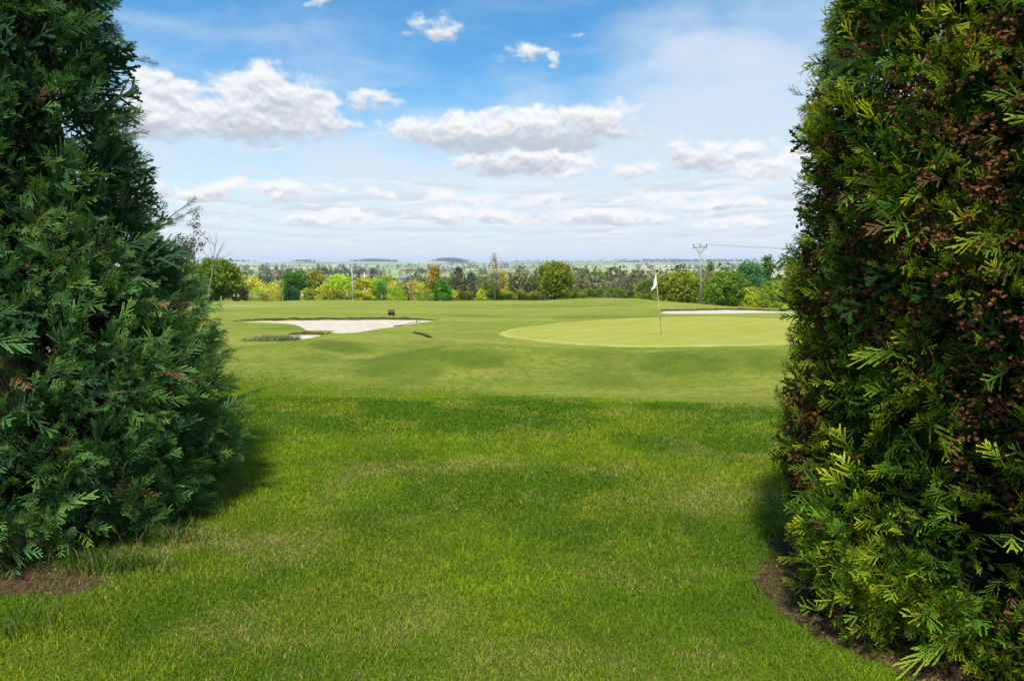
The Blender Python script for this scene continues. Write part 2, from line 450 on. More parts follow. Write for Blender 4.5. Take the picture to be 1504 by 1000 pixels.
def ground_mats():
    m = bpy.data.materials.new('course_turf'); m.use_nodes = True; t = m.node_tree; t.nodes.clear(); w = NT(t)
    g = w.n('ShaderNodeNewGeometry'); P = g.outputs['Position']
    at_ = lambda n: w.n('ShaderNodeAttribute', attribute_name=n).outputs['Fac']
    big = w.noise(P, 0.16, 4, 0.55); mid = w.noise(P, 0.9, 6, 0.62); sml = w.noise(P, 5.0, 8, 0.72); tiny = w.noise(P, 30.0, 5, 0.75)
    mp = w.n('ShaderNodeMapping'); mp.inputs['Rotation'].default_value = (0, 0, R(-8)); mp.inputs['Scale'].default_value = (0.09, 1.0, 1.0)
    w.L.new(P, mp.inputs['Vector']); streak = w.noise(mp.outputs[0], 0.55, 5, 0.6)
    # mown turf
    c = w.mix(w.sm(big, .35, .65), (.185, .215, .024), (.260, .268, .042))
    c = w.mix(w.m('MULTIPLY', w.sm(streak, .47, .60), .7), c, (.125, .175, .012))
    c = w.mix(w.m('MULTIPLY', at_('semi'), w.sm(w.m('ADD', mid, w.m('MULTIPLY', sml, .5)), .55, .9, .5, 1.0)), c, (.038, .092, .002))  # shade of the mound faces painted in as darker green
    c = w.mix(w.m('MULTIPLY', w.sm(mid, .50, .70), .40), c, (.30, .265, .065))
    c = w.mix(w.m('MULTIPLY', w.sm(sml, .46, .60), .75), c, (.100, .140, .010))
    c = w.mix(w.m('MULTIPLY', w.sm(tiny, .50, .62), .55), c, (.085, .115, .010))
    c = w.mix(w.m('MULTIPLY', w.sm(tiny, .46, .36), .35), c, (.33, .31, .08))
    # longer lawn underneath the blades
    cr = w.mix(w.sm(mid, .35, .65), (.095, .165, .008), (.065, .125, .006))
    cr = w.mix(w.m('MULTIPLY', w.sm(sml, .4, .7), .5), cr, (.12, .14, .02))
    c = w.mix(at_('lawn'), c, cr)
    # fescue strip / paler light cut
    c = w.mix(w.m('MULTIPLY', at_('pale'), .7), c, (.30, .32, .13))
    soil = w.mix(w.sm(w.noise(P, 22, 5, .7), .35, .7), (.062, .034, .02), (.15, .085, .05))
    c = w.mix(w.sm(w.m('ADD', at_('soil'), w.m('MULTIPLY', w.m('SUBTRACT', sml, .5), .7)), .4, .65), c, soil)
    p = w.n('ShaderNodeBsdfPrincipled'); w.L.new(c, p.inputs['Base Color']); p.inputs['Roughness'].default_value = .85; p.inputs['Specular IOR Level'].default_value = .1
    b = w.n('ShaderNodeBump'); b.inputs['Strength'].default_value = 1.0; b.inputs['Distance'].default_value = .09
    w.L.new(w.m('ADD', w.m('MULTIPLY', sml, 1.0), w.m('MULTIPLY', tiny, .35)), b.inputs['Height']); w.L.new(b.outputs[0], p.inputs['Normal'])
    o = w.n('ShaderNodeOutputMaterial'); w.L.new(p.outputs[0], o.inputs['Surface'])
    # far fields
    m2 = bpy.data.materials.new('farmland'); m2.use_nodes = True; t = m2.node_tree; t.nodes.clear(); w = NT(t)
    g = w.n('ShaderNodeNewGeometry'); P = g.outputs['Position']
    mp = w.n('ShaderNodeMapping'); mp.inputs['Scale'].default_value = (1 / 520, 1 / 700, 0); mp.inputs['Rotation'].default_value = (0, 0, R(12)); w.L.new(P, mp.inputs['Vector'])
    vo = w.n('ShaderNodeTexVoronoi', feature='F1', distance='CHEBYCHEV'); vo.inputs['Scale'].default_value = 1.0; w.L.new(mp.outputs[0], vo.inputs['Vector'])
    sp = w.n('ShaderNodeSeparateColor'); w.L.new(vo.outputs['Color'], sp.inputs[0])
    ra = w.n('ShaderNodeValToRGB'); ra.color_ramp.interpolation = 'CONSTANT'
    cols = [(.15, .22, .05), (.24, .28, .08), (.13, .19, .05), (.36, .34, .15), (.24, .18, .13), (.19, .26, .07), (.40, .37, .20), (.12, .17, .05), (.23, .27, .10)]
    el = ra.color_ramp.elements
    cols = [tuple(q * 1.05 for q in c_) for c_ in cols]
    el[0].position = 0; el[0].color = cols[0] + (1,); el[1].position = 1 / 9; el[1].color = cols[1] + (1,)
    for i in range(2, 9): e = el.new(i / 9); e.color = cols[i] + (1,)
    w.L.new(sp.outputs[0], ra.inputs[0])
    n = w.noise(P, .02, 6, .6)
    c = w.mix(w.m('MULTIPLY', w.sm(n, .4, .7), .4), ra.outputs[0], (.10, .13, .03))
    wood = w.noise(P, .0016, 4, .6)
    c = w.mix(w.sm(wood, .60, .64), c, (.035, .055, .02))
    p = w.n('ShaderNodeBsdfPrincipled'); w.L.new(c, p.inputs['Base Color']); p.inputs['Roughness'].default_value = .9; p.inputs['Specular IOR Level'].default_value = .05
    o = w.n('ShaderNodeOutputMaterial'); w.L.new(p.outputs[0], o.inputs['Surface'])
    return m, m2


M_TURF, M_FARM = ground_mats()

# lawn edge: longer grass on the near side of this line (forward distance as a function of the lateral position)
_edge = sorted([gpt(*p) for p in [(-100, 520), (200, 532), (330, 547), (450, 559), (600, 571), (700, 576), (850, 584), (1000, 591), (1150, 599), (1300, 606), (1600, 612)]])
EX, EY = np.array([p[0] for p in _edge]), np.array([p[1] for p in _edge])


def lawn_w(x, y):
    e = np.interp(x, EX, EY) + (fbm(x * .8, y * .8, 41, 3) - .5) * .5
    return sstep(e - y, -0.5, 1.1)


def mound_shade_w(x, y):
    """dark green drifts painted mainly on the mound faces, standing in for their shade"""
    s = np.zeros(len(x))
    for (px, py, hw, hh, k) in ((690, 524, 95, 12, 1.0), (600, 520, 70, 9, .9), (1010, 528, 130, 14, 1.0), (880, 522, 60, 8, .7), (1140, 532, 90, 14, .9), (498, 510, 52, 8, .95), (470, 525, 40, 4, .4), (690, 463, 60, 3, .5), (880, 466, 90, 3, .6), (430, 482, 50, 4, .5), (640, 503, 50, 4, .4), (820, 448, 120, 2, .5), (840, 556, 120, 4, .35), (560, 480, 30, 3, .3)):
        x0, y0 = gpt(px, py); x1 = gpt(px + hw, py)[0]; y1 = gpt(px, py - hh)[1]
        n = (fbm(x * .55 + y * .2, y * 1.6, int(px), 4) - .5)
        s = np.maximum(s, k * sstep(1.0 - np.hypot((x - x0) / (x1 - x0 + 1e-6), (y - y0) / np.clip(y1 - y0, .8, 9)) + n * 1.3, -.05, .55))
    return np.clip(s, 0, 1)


def soil_w(x, y):
    wob = (fbm(x * 2.3, y * 2.3, 33, 4) - .5) * .34
    s = 0.95 * sstep(wob + np.hypot(x - LTREE[0], y - LTREE[1]), 1.60, 1.25) + 1.0 * sstep(wob + np.hypot(x - RTREE[0] + .1, y - RTREE[1] + .10), 1.50, 1.34)
    # bare patch by the camera-side foot of the left conifer
    a = gp(50, 875); s = s + .95 * gauss(x, y, a[0] - .1, a[1] + .16, .5, .26) * (.55 + .9 * fbm(x * 5, y * 5, 35, 3))
    return np.clip(s, 0, 1)


# ------------------------------------------------------------------ ground sheet
def build_ground():
    rr = [0.0, 0.8]
    while rr[-1] < 13500:
        r = rr[-1]
        k = .05 if r < 2 else .02 if r < 12 else .0115 if r < 62 else .022 if r < 170 else .028
        rr.append(r * (1 + k) + (0.02 if r < 2 else 0))
    rr = np.array(rr[1:])
    fine = np.arange(-48, 48.01, .28); coarse = np.arange(54, 306.1, 6)
    th = np.radians(np.concatenate([fine, coarse])); n = len(th)
    Rr, T = np.meshgrid(rr, th, indexing='ij')
    x = (Rr * np.sin(T)).ravel(); y = (Rr * np.cos(T)).ravel()
    z = height(x, y)
    V = np.stack([x, y, z], 1); nr = len(rr)
    i = np.arange(nr - 1)[:, None]; j = np.arange(n)[None, :]; j2 = (j + 1) % n
    F = np.stack([i * n + j, (i + 1) * n + j, (i + 1) * n + j2, i * n + j2], -1).reshape(-1, 4)[:, ::-1]
    V = np.concatenate([V, [[0, 0, hz(0, 0)]]])
    T3 = np.array([[len(V) - 1, (jj + 1) % n, jj] for jj in range(n)])
    lw = np.append(lawn_w(x, y), 1.0); so = np.append(soil_w(x, y), 0)
    a = gp(375, 453); pale = gauss(V[:, 0], V[:, 1], a[0], a[1], 7, 9) * .8
    o = mesh_obj('ground', V, [F, T3], M_TURF, smooth=True, attrs={'lawn': lw, 'soil': so, 'pale': pale, 'semi': mound_shade_w(V[:, 0], V[:, 1])})
    o.data.materials.append(M_FARM)
    idx = np.zeros(len(o.data.polygons), dtype=np.int32)
    ring = np.repeat(np.arange(nr - 1), n); idx[:len(ring)] = (rr[ring] > 215).astype(np.int32)
    o.data.polygons.foreach_set('material_index', idx)
    tag(o, kind='structure')


build_ground()


def fan_sheet(P, zf, nr=14):
    """an outline filled with rings towards its middle; zf(x, y, s) gives the level, s runs 0 at the rim to 1 in the middle"""
    P = np.asarray(P); c = P.mean(0); n = len(P); V = []
    for k in range(nr):
        s = k / nr; q = P * (1 - s) + c * s; V.append(np.column_stack([q, np.full(n, s)]))
    V = np.concatenate(V + [[[c[0], c[1], 1.0]]])
    z = zf(V[:, 0], V[:, 1], V[:, 2]); W = np.column_stack([V[:, :2], z])
    Q = [(k * n + j, k * n + (j + 1) % n, (k + 1) * n + (j + 1) % n, (k + 1) * n + j) for k in range(nr - 1) for j in range(n)]
    T = [((nr - 1) * n + j, (nr - 1) * n + (j + 1) % n, nr * n) for j in range(n)]
    return W, [np.array(Q), np.array(T)]


def turf_sheet_mat(name, a, b, c3, rim=None):
    m = bpy.data.materials.new(name); m.use_nodes = True; t = m.node_tree; t.nodes.clear(); w = NT(t)
    g = w.n('ShaderNodeNewGeometry'); P = g.outputs['Position']
    c = w.mix(w.sm(w.noise(P, .35, 5, .6), .35, .65), a, b)
    c = w.mix(w.m('MULTIPLY', w.sm(w.noise(P, 1.6, 5, .6), .48, .7), .5), c, c3)
    f = w.noise(P, 14, 6, .7)
    if rim:
        sa = w.n('ShaderNodeAttribute', attribute_name='rim').outputs['Fac']
        sa = w.m('ADD', sa, w.m('MULTIPLY', w.m('SUBTRACT', w.noise(P, 1.4, 5, .65), .5), .055))
        mp = w.n('ShaderNodeMapping'); mp.inputs['Rotation'].default_value = (0, 0, R(35)); w.L.new(P, mp.inputs['Vector'])
        wv = w.n('ShaderNodeTexWave'); wv.inputs['Scale'].default_value = .22; wv.inputs['Distortion'].default_value = .6; w.L.new(mp.outputs[0], wv.inputs['Vector'])
        c = w.mix(w.m('MULTIPLY', w.sm(wv.outputs['Fac'], .35, .65), .28), c, (.20, .225, .028))
        c = w.mix(w.sm(sa, .075, .035), c, rim[1])
        c = w.mix(w.sm(sa, .040, .012), c, w.mix(w.sm(w.noise(P, .9, 6, .6), .35, .65), rim[0], (.25, .262, .036)))
    c = w.mix(w.m('MULTIPLY', w.sm(f, .46, .62), .45), c, (.12, .15, .014))
    p = w.n('ShaderNodeBsdfPrincipled'); w.L.new(c, p.inputs['Base Color']); p.inputs['Roughness'].default_value = .9; p.inputs['Specular IOR Level'].default_value = .08
    b_ = w.n('ShaderNodeBump'); b_.inputs['Strength'].default_value = .3; b_.inputs['Distance'].default_value = .02
    w.L.new(f, b_.inputs['Height']); w.L.new(b_.outputs[0], p.inputs['Normal'])
    o = w.n('ShaderNodeOutputMaterial'); w.L.new(p.outputs[0], o.inputs['Surface'])
    return m


M_GREEN = turf_sheet_mat('green_turf', (.235, .245, .036), (.275, .270, .050), (.31, .285, .075), ((.185, .215, .022), (.32, .31, .09)))
M_ROUGH = turf_sheet_mat('rough_bank', (.035, .055, .008), (.05, .07, .012), (.03, .04, .01))
M_COLLAR = turf_sheet_mat('collar_turf', (.31, .305, .085), (.34, .32, .11), (.25, .26, .05))
cgr = GREEN.mean(0)
def ragged(P, a, sd): return P + ((fbm(P[:, 0] * 1.1, P[:, 1] * 1.1, sd, 4) - .5) * a)[:, None] * (P - P.mean(0)) / (np.linalg.norm(P - P.mean(0), axis=1)[:, None])
GREEN_F = np.concatenate([np.linspace(GREEN[i], GREEN[(i + 1) % len(GREEN)], 5)[:-1] for i in range(len(GREEN))])
W, F = fan_sheet(cgr + (GREEN_F - cgr) * 1.06, lambda x, y, s: height(x, y, False) + 0.03 - .05 * (s < .01), 32)
_k = len(GREEN_F); _rim = np.append(np.repeat(np.arange(32) / 32, _k), 1.0)
tag(mesh_obj('putting_green', W, F, M_GREEN, smooth=True, attrs={'rim': _rim}), kind='structure')



def bunker(P, dep, name, lipw, far_only=True, sand_up=0.0, mat=None):
    c = P.mean(0); n = len(P)
    dn, df = P[:, 1].min(), P[:, 1].max()
    Ps = c + (P - c) * 1.01
    W, F = fan_sheet(Ps, lambda x, y, s: height(x, y, False) - dep * .35 + (fbm(x * 1.2, y * 1.2, 77, 3) - .5) * .04 - .1 * (s < .01) + sand_up * (1 - s) ** 3, 12)
    b = tag(mesh_obj(name, W, F, mat or M_SAND, smooth=True), kind='structure')
    # dark undercut turf lip along the far rim
    order = [i for i in range(n)]
    far = np.array([P[i][1] > np.interp(P[i][0], [P[:, 0].min(), P[:, 0].max()], [P[np.argmin(P[:, 0])][1], P[np.argmax(P[:, 0])][1]]) for i in order])
    k0 = next(i for i in range(n) if far[i] and not far[i - 1])
    run = []
    i = k0
    while far[i % n] and len(run) < n: run.append(P[i % n]); i += 1
    run = np.array(run)
    fine = []
    for a, q in zip(run[:-1], run[1:]):
        m = max(2, int(np.hypot(*(q - a)) / .12)); fine += [a + (q - a) * t / m for t in range(m)]
    run = np.array(fine + [run[-1]]); k = np.arange(len(run)) / (len(run) - 1)
    g = height(run[:, 0], run[:, 1], False)
    taper = np.clip(np.minimum(k, 1 - k) * 9, .12, 1)
    jit = (fbm(run[:, 0] * 2.5, run[:, 1] * 2.5, 5, 3) - .35)
    top = g + lipw * (.55 + .9 * jit) * taper; bot = g - dep
    out = np.array([0, 1.0])
    V = np.concatenate([np.column_stack([run - out * .05, bot]), np.column_stack([run - out * .11, top - .03]), np.column_stack([run - out * .04, top]), np.column_stack([run + out * .5, top * .6 + g * .4]), np.column_stack([run + out * 1.6, g - .02])])
    m = len(run)
    Q = [(l * m + i, l * m + i + 1, (l + 1) * m + i + 1, (l + 1) * m + i) for l in range(4) for i in range(m - 1)]
    o = mesh_obj('bunker_lip', V, np.array(Q), M_SOIL, b); o.data.materials.append(M_TURF)
    o.data.polygons.foreach_set('material_index', np.repeat([0, 0, 1, 1], m - 1).astype(np.int32))
    return b


bunker(B_MAIN, .13, 'sand_bunker', .15)
bunker(B_RIGHT, .13, 'sand_bunker', .14)
bunker(B_SMALL, .13, 'sand_bunker', .15)
W, F = fan_sheet(B_SLIT, lambda x, y, s: height(x, y, False) + .05 - .08 * (s < .01), 6)
tag(mesh_obj('rough_grass_bank', W, F, M_ROUGH, smooth=True), kind='structure')

# ------------------------------------------------------------------ countryside beyond the ridge
def drape(P, mat, name, lift=.4, n=16):
    W, F = fan_sheet(P, lambda x, y, s: height(x, y) + lift, n)
    return tag(mesh_obj(name, W, F, mat, smooth=True), kind='structure')


def far_at(px, D): return np.array([(px - CX) / FPX * D, D])


def field(pxs, d0, d1, c1, c2, lift=.5, name='field'):
    P = []
    for px in np.linspace(pxs[0], pxs[1], 9): P.append(far_at(px, d0 + 12 * math.sin(px)))
    for px in np.linspace(pxs[3], pxs[2], 9): P.append(far_at(px, d1 + 18 * math.sin(px * 1.7)))
    drape(np.array(P), noise_mat(name + '_soil', c1, c2, .05, .95, .05), name, lift)


field((428, 566, 440, 548), 1000, 1330, (.26, .19, .16), (.21, .15, .12), 1.0, 'ploughed_field')
field((330, 425, 325, 420), 1750, 3100, (.19, .25, .06), (.24, .27, .08), 1.0, 'pasture')
field((520, 640, 530, 650), 3000, 4600, (.17, .26, .10), (.21, .27, .10), 1.5, 'pasture')
field((668, 790, 675, 782), 2500, 3100, (.44, .38, .17), (.38, .35, .18), 1.5, 'stubble_field')
field((985, 1095, 990, 1130), 1500, 2100, (.34, .33, .10), (.27, .30, .10), 1.0, 'meadow')
field((850, 960, 840, 990), 4300, 5600, (.40, .37, .22), (.30, .30, .16), 1.5, 'stubble_field')


def leaf_cloud(cent, nrm_bias, size, cols, up=0.3):
    """one randomly turned leaf-clump face per point: a bent quad made of two triangles"""
    n = len(cent)
    a = rng.normal(size=(n, 3)); a /= np.linalg.norm(a, axis=1)[:, None]
    b = np.cross(a, rng.normal(size=(n, 3))); b /= np.linalg.norm(b, axis=1)[:, None]
    s = np.asarray(size)[:, None] * (0.6 + .8 * rng.random((n, 1)))
    p = np.stack([cent - a * s, cent + b * s * .62, cent + a * s, cent - b * s * .62 + np.cross(a, b) * s * .3], 1)
    V = p.reshape(-1, 3); k = np.arange(n)[:, None] * 4
    T = np.concatenate([k + [0, 1, 2], k + [0, 2, 3]], 0)
    return V, T, np.repeat(cols, 4, 0)


def crown_points(H, w, base, nleaf, shape, ncl, seed, dx=0.0, dense=.5):
    """leaf positions gathered in clumps through a crown; returns points and clump ids"""
    g = np.random.default_rng(seed)
    u = g.random(ncl); ph = g.random(ncl) * 2 * math.pi
    z = base + (H - base) * (0.02 + .96 * u)
    t = (z - base) / (H - base)
    if shape == 'round': prof = np.sqrt(np.clip(1 - (2 * t - 1) ** 2, 0, 1)) ** .8
    elif shape == 'cone': prof = (1 - t) ** .75 * np.minimum(1, t * 6 + .35)
    elif shape == 'column': prof = np.clip((1 - t) * 2.2, 0, 1) ** .6 * np.clip(t * 4 + .5, 0, 1)
    elif shape == 'shrub': prof = np.sqrt(np.clip(1 - t ** 2.2, 0, 1)) * (.85 + .15 * np.minimum(1, t * 4))
    else: prof = np.sqrt(np.clip(1 - (1.6 * t - .8) ** 2, 0, 1))
    lump = .72 + .42 * g.random(ncl)
    rad = w / 2 * prof * lump * np.sqrt(dense + (1 - dense) * g.random(ncl))
    cx = np.stack([rad * np.cos(ph) + dx * t, rad * np.sin(ph), z], 1)
    per = max(4, nleaf // ncl); cs = (.10 * w + .05 * H) * (.6 + .6 * g.random(ncl))
    q = g.normal(size=(ncl, per, 3)) * .55; q *= cs[:, None, None]; q[:, :, 2] *= .8
    pts = (cx[:, None, :] + q).reshape(-1, 3); ids = np.repeat(np.arange(ncl), per)
    pts[:, 2] = np.maximum(pts[:, 2], .02)
    return pts, ids


def tint_of(ids, base, n, seed, var=.20, hue=.05):
    g = np.random.default_rng(seed + 99); k = ids.max() + 1
    b = np.asarray(base, float)
    f = 1 + var * g.normal(size=(k, 1)); hsh = 1 + hue * g.normal(size=(k, 3))
    c = b * np.clip(f, .45, 1.8) * np.clip(hsh, .6, 1.5)
    return np.clip(c[ids] * (1 + .09 * g.normal(size=(n, 1))), .004, .8)


TREE_N = [0]


def plant(px, top, depth, wpx, col, label, name='tree', cat='tree', shape='round', base=.12, nleaf=1500, base_px=None, trunk=True, group=None, ncl=None, sz=None, trunk_mat=None, lean=0.0, var=.20, sparse=False, col2=None):
    TREE_N[0] += 1; seed = 1000 + TREE_N[0] * 7
    a = at(px, top, depth); x = a[0]
    z0 = hz(x, depth); H = max(.6, a[2] - z0); w = wpx / FPX * depth
    t = empty(name, (x, depth, z0 - .03), label, cat, group)
    g = np.random.default_rng(seed)
    if trunk:
        mb = MB(); r0 = max(.035, .018 * H + .02)
        pts = np.array([[0, 0, 0], [.02 * H * g.normal(), .02 * H * g.normal(), H * .35], [.03 * H * g.normal() + lean * .6, 0, H * .62], [lean, 0, H * .93]])
        mb.tube(pts, [r0 * 1.25, r0 * .8, r0 * .5, r0 * .12], 7)
        for i in range(11 if not sparse else 18):
            tz = .22 + .6 * g.random(); p0 = np.array([np.interp(tz * H, pts[:, 2], pts[:, 0]), np.interp(tz * H, pts[:, 2], pts[:, 1]), tz * H])
            an = g.random() * 6.283; L = w * (.28 + .2 * g.random()) * (1.15 - .55 * tz)
            d = np.array([math.cos(an), math.sin(an), .55 + .5 * g.random()])
            mb.tube([p0, p0 + d * L * .5 + [0, 0, .02 * H], p0 + d * L * .92 + [0, 0, .08 * H]], [r0 * .36, r0 * .22, r0 * .06], 5)
        mb.build('trunk', trunk_mat or M_BARK, t, True)
    ncl = ncl or (70 if shape != 'shrub' else 55)
    pts, ids = crown_points(H, w, base * H, int(nleaf * 2.2), shape, ncl, seed, lean)
    nleaf0 = len(pts)
    c = tint_of(ids, np.asarray(col) * 1.85, len(pts), seed, var)
    if col2 is not None:
        k = sstep(pts[:, 2] / H + .25 * g.normal(size=len(pts)), .45, .95)[:, None]
        c = c * (1 - k) + c * (np.asarray(col2) / np.asarray(col)) * k
    s = np.full(len(pts), (sz or (.036 * w + .020 * H + .02)) * .66)
    V, T, cc = leaf_cloud(pts, 0, s, c)
    mesh_obj('crown' if trunk else 'foliage', V, T, M_LEAF, t, cc)
    return t


OLV = (.12, .165, .018); LIME = (.22, .30, .022); YEL = (.31, .32, .03); ORA = (.31, .295, .06); GRN = (.06, .135, .022)
DKG = (.035, .055, .028); BLG = (.045, .10, .055); BRN = (.15, .11, .07); TAN = (.26, .26, .09)

# left end of the ridge
plant(281, 388, 150, 26, ORA, 'tall orange-tinged tree just peeking past the edge of the big left conifer', shape='round', group=None)
plant(272, 412, 136, 34, OLV, 'olive bush between the big left conifer and the thin bare trees', 'shrub', 'shrub', 'shrub', .0, 900, trunk=False)
plant(316, 384, 118, 58, (.085, .125, .012), 'broad rounded dark olive tree behind the two thin bare trees on the left', nleaf=3600, ncl=130, base=.08)
plant(351, 418, 128, 25, (.028, .038, .026), 'small round blackish-green bush right of the broad olive tree on the left', 'shrub', 'shrub', 'shrub', .0, 1100, trunk=False, var=.4)
plant(364, 409, 156, 52, ORA, 'wide orange-yellow bush behind the small blackish bush', 'shrub', 'shrub', 'shrub', 0, 1300, trunk=False)
plant(376, 428, 137, 34, (.20, .23, .07), 'low pale green bush at the foot of the wide orange-yellow bush', 'shrub', 'shrub', 'shrub', 0, 700, trunk=False)
plant(389, 419, 144, 34, YEL, 'yellow bush between the orange-yellow bush and the tan-topped bush', 'shrub', 'shrub', 'shrub', 0, 900, trunk=False)
plant(407, 412, 153, 36, (.30, .28, .08), 'tan-topped yellow bush just left of the deep green tree', 'shrub', 'shrub', 'shrub', 0, 1000, trunk=False)
plant(402, 427, 138, 30, (.25, .25, .05), 'low yellow-green bush in front of the tan-topped bush', 'shrub', 'shrub', 'shrub', 0, 700, trunk=False)
plant(433, 402, 140, 37, (.045, .125, .022), 'deep green leafy tree standing among the yellow bushes left of the white pole', nleaf=2000, base=.05, ncl=90)
plant(427, 423, 136, 24, (.025, .06, .028), 'dark green low bush at the foot of the deep green tree', 'shrub', 'shrub', 'shrub', 0, 700, trunk=False)
plant(463, 398, 143, 30, (.17, .18, .02), 'tall olive-yellow tree right of the deep green tree', nleaf=1500, base=.05, col2=(.19, .175, .03))
plant(452, 424, 138, 26, (.19, .22, .03), 'low yellow-green bush between the deep green tree and the olive-yellow tree', 'shrub', 'shrub', 'shrub', 0, 700, trunk=False)
plant(478, 416, 140, 30, YEL, 'bright yellow bush between the olive-yellow tree and the lime tree', 'shrub', 'shrub', 'shrub', 0, 900, trunk=False)
plant(497, 404, 147, 34, LIME, 'bright lime round tree just left of the white pole', nleaf=1600, base=.04)
plant(489, 425, 137, 40, (.16, .17, .022), 'low olive bush in front of the bright lime round tree', 'shrub', 'shrub', 'shrub', 0, 900, trunk=False)
plant(509, 420, 150, 26, (.28, .29, .05), 'pale yellow bush directly behind the white pole', 'shrub', 'shrub', 'shrub', 0, 700, trunk=False)
plant(533, 410, 143, 34, (.29, .28, .03), 'round golden bush just right of the white pole', 'shrub', 'shrub', 'shrub', 0, 1300, trunk=False, var=.35)
plant(551, 407, 150, 22, LIME, 'lime tree behind the gap between the golden bush and the green bush', nleaf=900, base=.05)
plant(558, 414, 140, 22, (.08, .17, .025), 'fresh green bush in front of two lime trees right of the golden bush', 'shrub', 'shrub', 'shrub', 0, 900, trunk=False)
plant(568, 405, 151, 20, (.19, .25, .025), 'taller lime tree right of the fresh green bush', nleaf=900, base=.05)
plant(575, 415, 146, 22, ORA, 'orange-yellow bush behind the short lime bush', 'shrub', 'shrub', 'shrub', 0, 700, trunk=False)
plant(583, 421, 138, 26, (.20, .28, .02), 'short lime bush in front of the orange-yellow bush', 'shrub', 'shrub', 'shrub', 0, 800, trunk=False)
plant(595, 421, 142, 14, (.07, .05, .03), 'small dark brown bush between the short lime bush and the tan bushes', 'shrub', 'shrub', 'shrub', 0, 500, trunk=False)
plant(586, 412, 160, 26, TAN, 'tan bush behind the small dark brown bush', 'shrub', 'shrub', 'shrub', 0, 600, trunk=False)
plant(606, 412, 150, 30, (.30, .25, .10), 'wide tan bush left of the narrow golden bush', 'shrub', 'shrub', 'shrub', 0, 900, trunk=False)
plant(618, 414, 146, 15, (.31, .30, .035), 'narrow golden bush left of the tall golden-brown tree', 'shrub', 'shrub', 'shrub', 0, 600, trunk=False)
plant(638, 389, 142, 21, (.24, .20, .03), 'tall narrow golden-brown tree standing above the bushes', shape='cone', nleaf=1500, base=.12, col2=(.27, .20, .03))
plant(648, 413, 135, 29, (.05, .15, .014), 'bright green bush at the foot of the tall golden-brown tree', 'shrub', 'shrub', 'shrub', 0, 1300, trunk=False)
plant(622, 427, 137, 26, (.15, .19, .025), 'low green bush left of the bright green bush under the golden-brown tree', 'shrub', 'shrub', 'shrub', 0, 600, trunk=False)
plant(661, 426, 139, 24, (.25, .27, .05), 'low yellow-green bush at the left end of the long low hedge', 'shrub', 'shrub', 'shrub', 0, 700, trunk=False)
plant(674, 393, 205, 20, (.032, .05, .038), 'dark pointed fir with a ragged tip behind the low hedge', shape='cone', nleaf=1400, base=.05, name='conifer')
plant(663, 400, 215, 16, (.05, .075, .065), 'bluish fir left of the dark pointed fir', shape='cone', nleaf=800, base=.05, name='conifer')
plant(692, 401, 225, 26, (.045, .08, .06), 'bluish fir right of the dark pointed fir', shape='column', nleaf=900, base=.05, name='conifer')
plant(726, 373, 138, 20, (.13, .12, .04), 'slim tree with a nearly bare pointed top rising behind the low hedge', shape='cone', nleaf=420, base=.30, sparse=True, trunk_mat=M_BARKP, sz=.16)
plant(720, 411, 141, 32, (.10, .16, .022), 'green bush around the foot of the slim bare-topped tree', 'shrub', 'shrub', 'shrub', 0, 1100, trunk=False)
plant(738, 400, 152, 16, (.30, .24, .05), 'small orange tree right of the slim bare-topped tree', nleaf=700, base=.1)
plant(707, 425, 137, 16, (.26, .28, .03), 'small lime-yellow bush showing above the hedge left of the slim tree', 'shrub', 'shrub', 'shrub', 0, 500, trunk=False)
plant(815, 388, 131, 47, (.115, .155, .016), 'large rounded olive tree standing alone over the hedge in the middle', nleaf=3400, ncl=120, base=.14, col2=(.14, .15, .02))
plant(799, 434, 126, 12, (.05, .06, .035), 'very small dark bush at the foot of the large rounded olive tree', 'shrub', 'shrub', 'shrub', 0, 300, trunk=False)
plant(788, 397, 260, 10, (.04, .085, .06), 'thin dark spruce in the background left of the large rounded olive tree', shape='cone', nleaf=500, base=.03, name='conifer')
plant(771, 402, 280, 9, (.05, .08, .03), 'thin dark cypress-like tree in the background between the slim tree and the olive tree', shape='column', nleaf=400, base=.03, name='conifer')
plant(996, 403, 113, 62, (.14, .165, .016), 'broad olive-yellow tree between the flag and the utility pole', nleaf=3400, ncl=120, base=.12)
plant(1041, 399, 140, 34, (.13, .13, .07), 'greyish thinly leaved tree just behind the utility pole', nleaf=900, base=.1, sparse=True)
plant(1044, 382, 160, 16, (.11, .12, .06), 'wispy dark-topped tree right behind the crossarm pole', shape='cone', nleaf=420, base=.2, sparse=True)
plant(1066, 404, 108, 54, (.095, .15, .014), 'broad fresh green tree right of the utility pole', nleaf=3400, ncl=120, base=.12)
plant(1103, 388, 152, 40, (.055, .125, .045), 'bluish-green spreading tree behind the right-hand bunker', nleaf=2000, ncl=90, base=.04)
plant(1127, 377, 158, 24, (.065, .11, .035), 'tallest pointed green tree near the right conifer', shape='cone', nleaf=1400, base=.06)
plant(1103, 423, 126, 38, (.24, .26, .022), 'low yellowish bush below the bluish-green tree', 'shrub', 'shrub', 'shrub', 0, 1100, trunk=False)
plant(1134, 414, 118, 40, (.15, .20, .02), 'bright green bush next to the edge of the right conifer', 'shrub', 'shrub', 'shrub', 0, 1200, trunk=False)
plant(1028, 424, 124, 32, (.15, .17, .03), 'low green bush at the foot of the utility pole', 'shrub', 'shrub', 'shrub', 0, 700, trunk=False)
plant(952, 412, 165, 40, (.10, .13, .03), 'low spreading green tree just behind the white flag', nleaf=1200, base=.05)


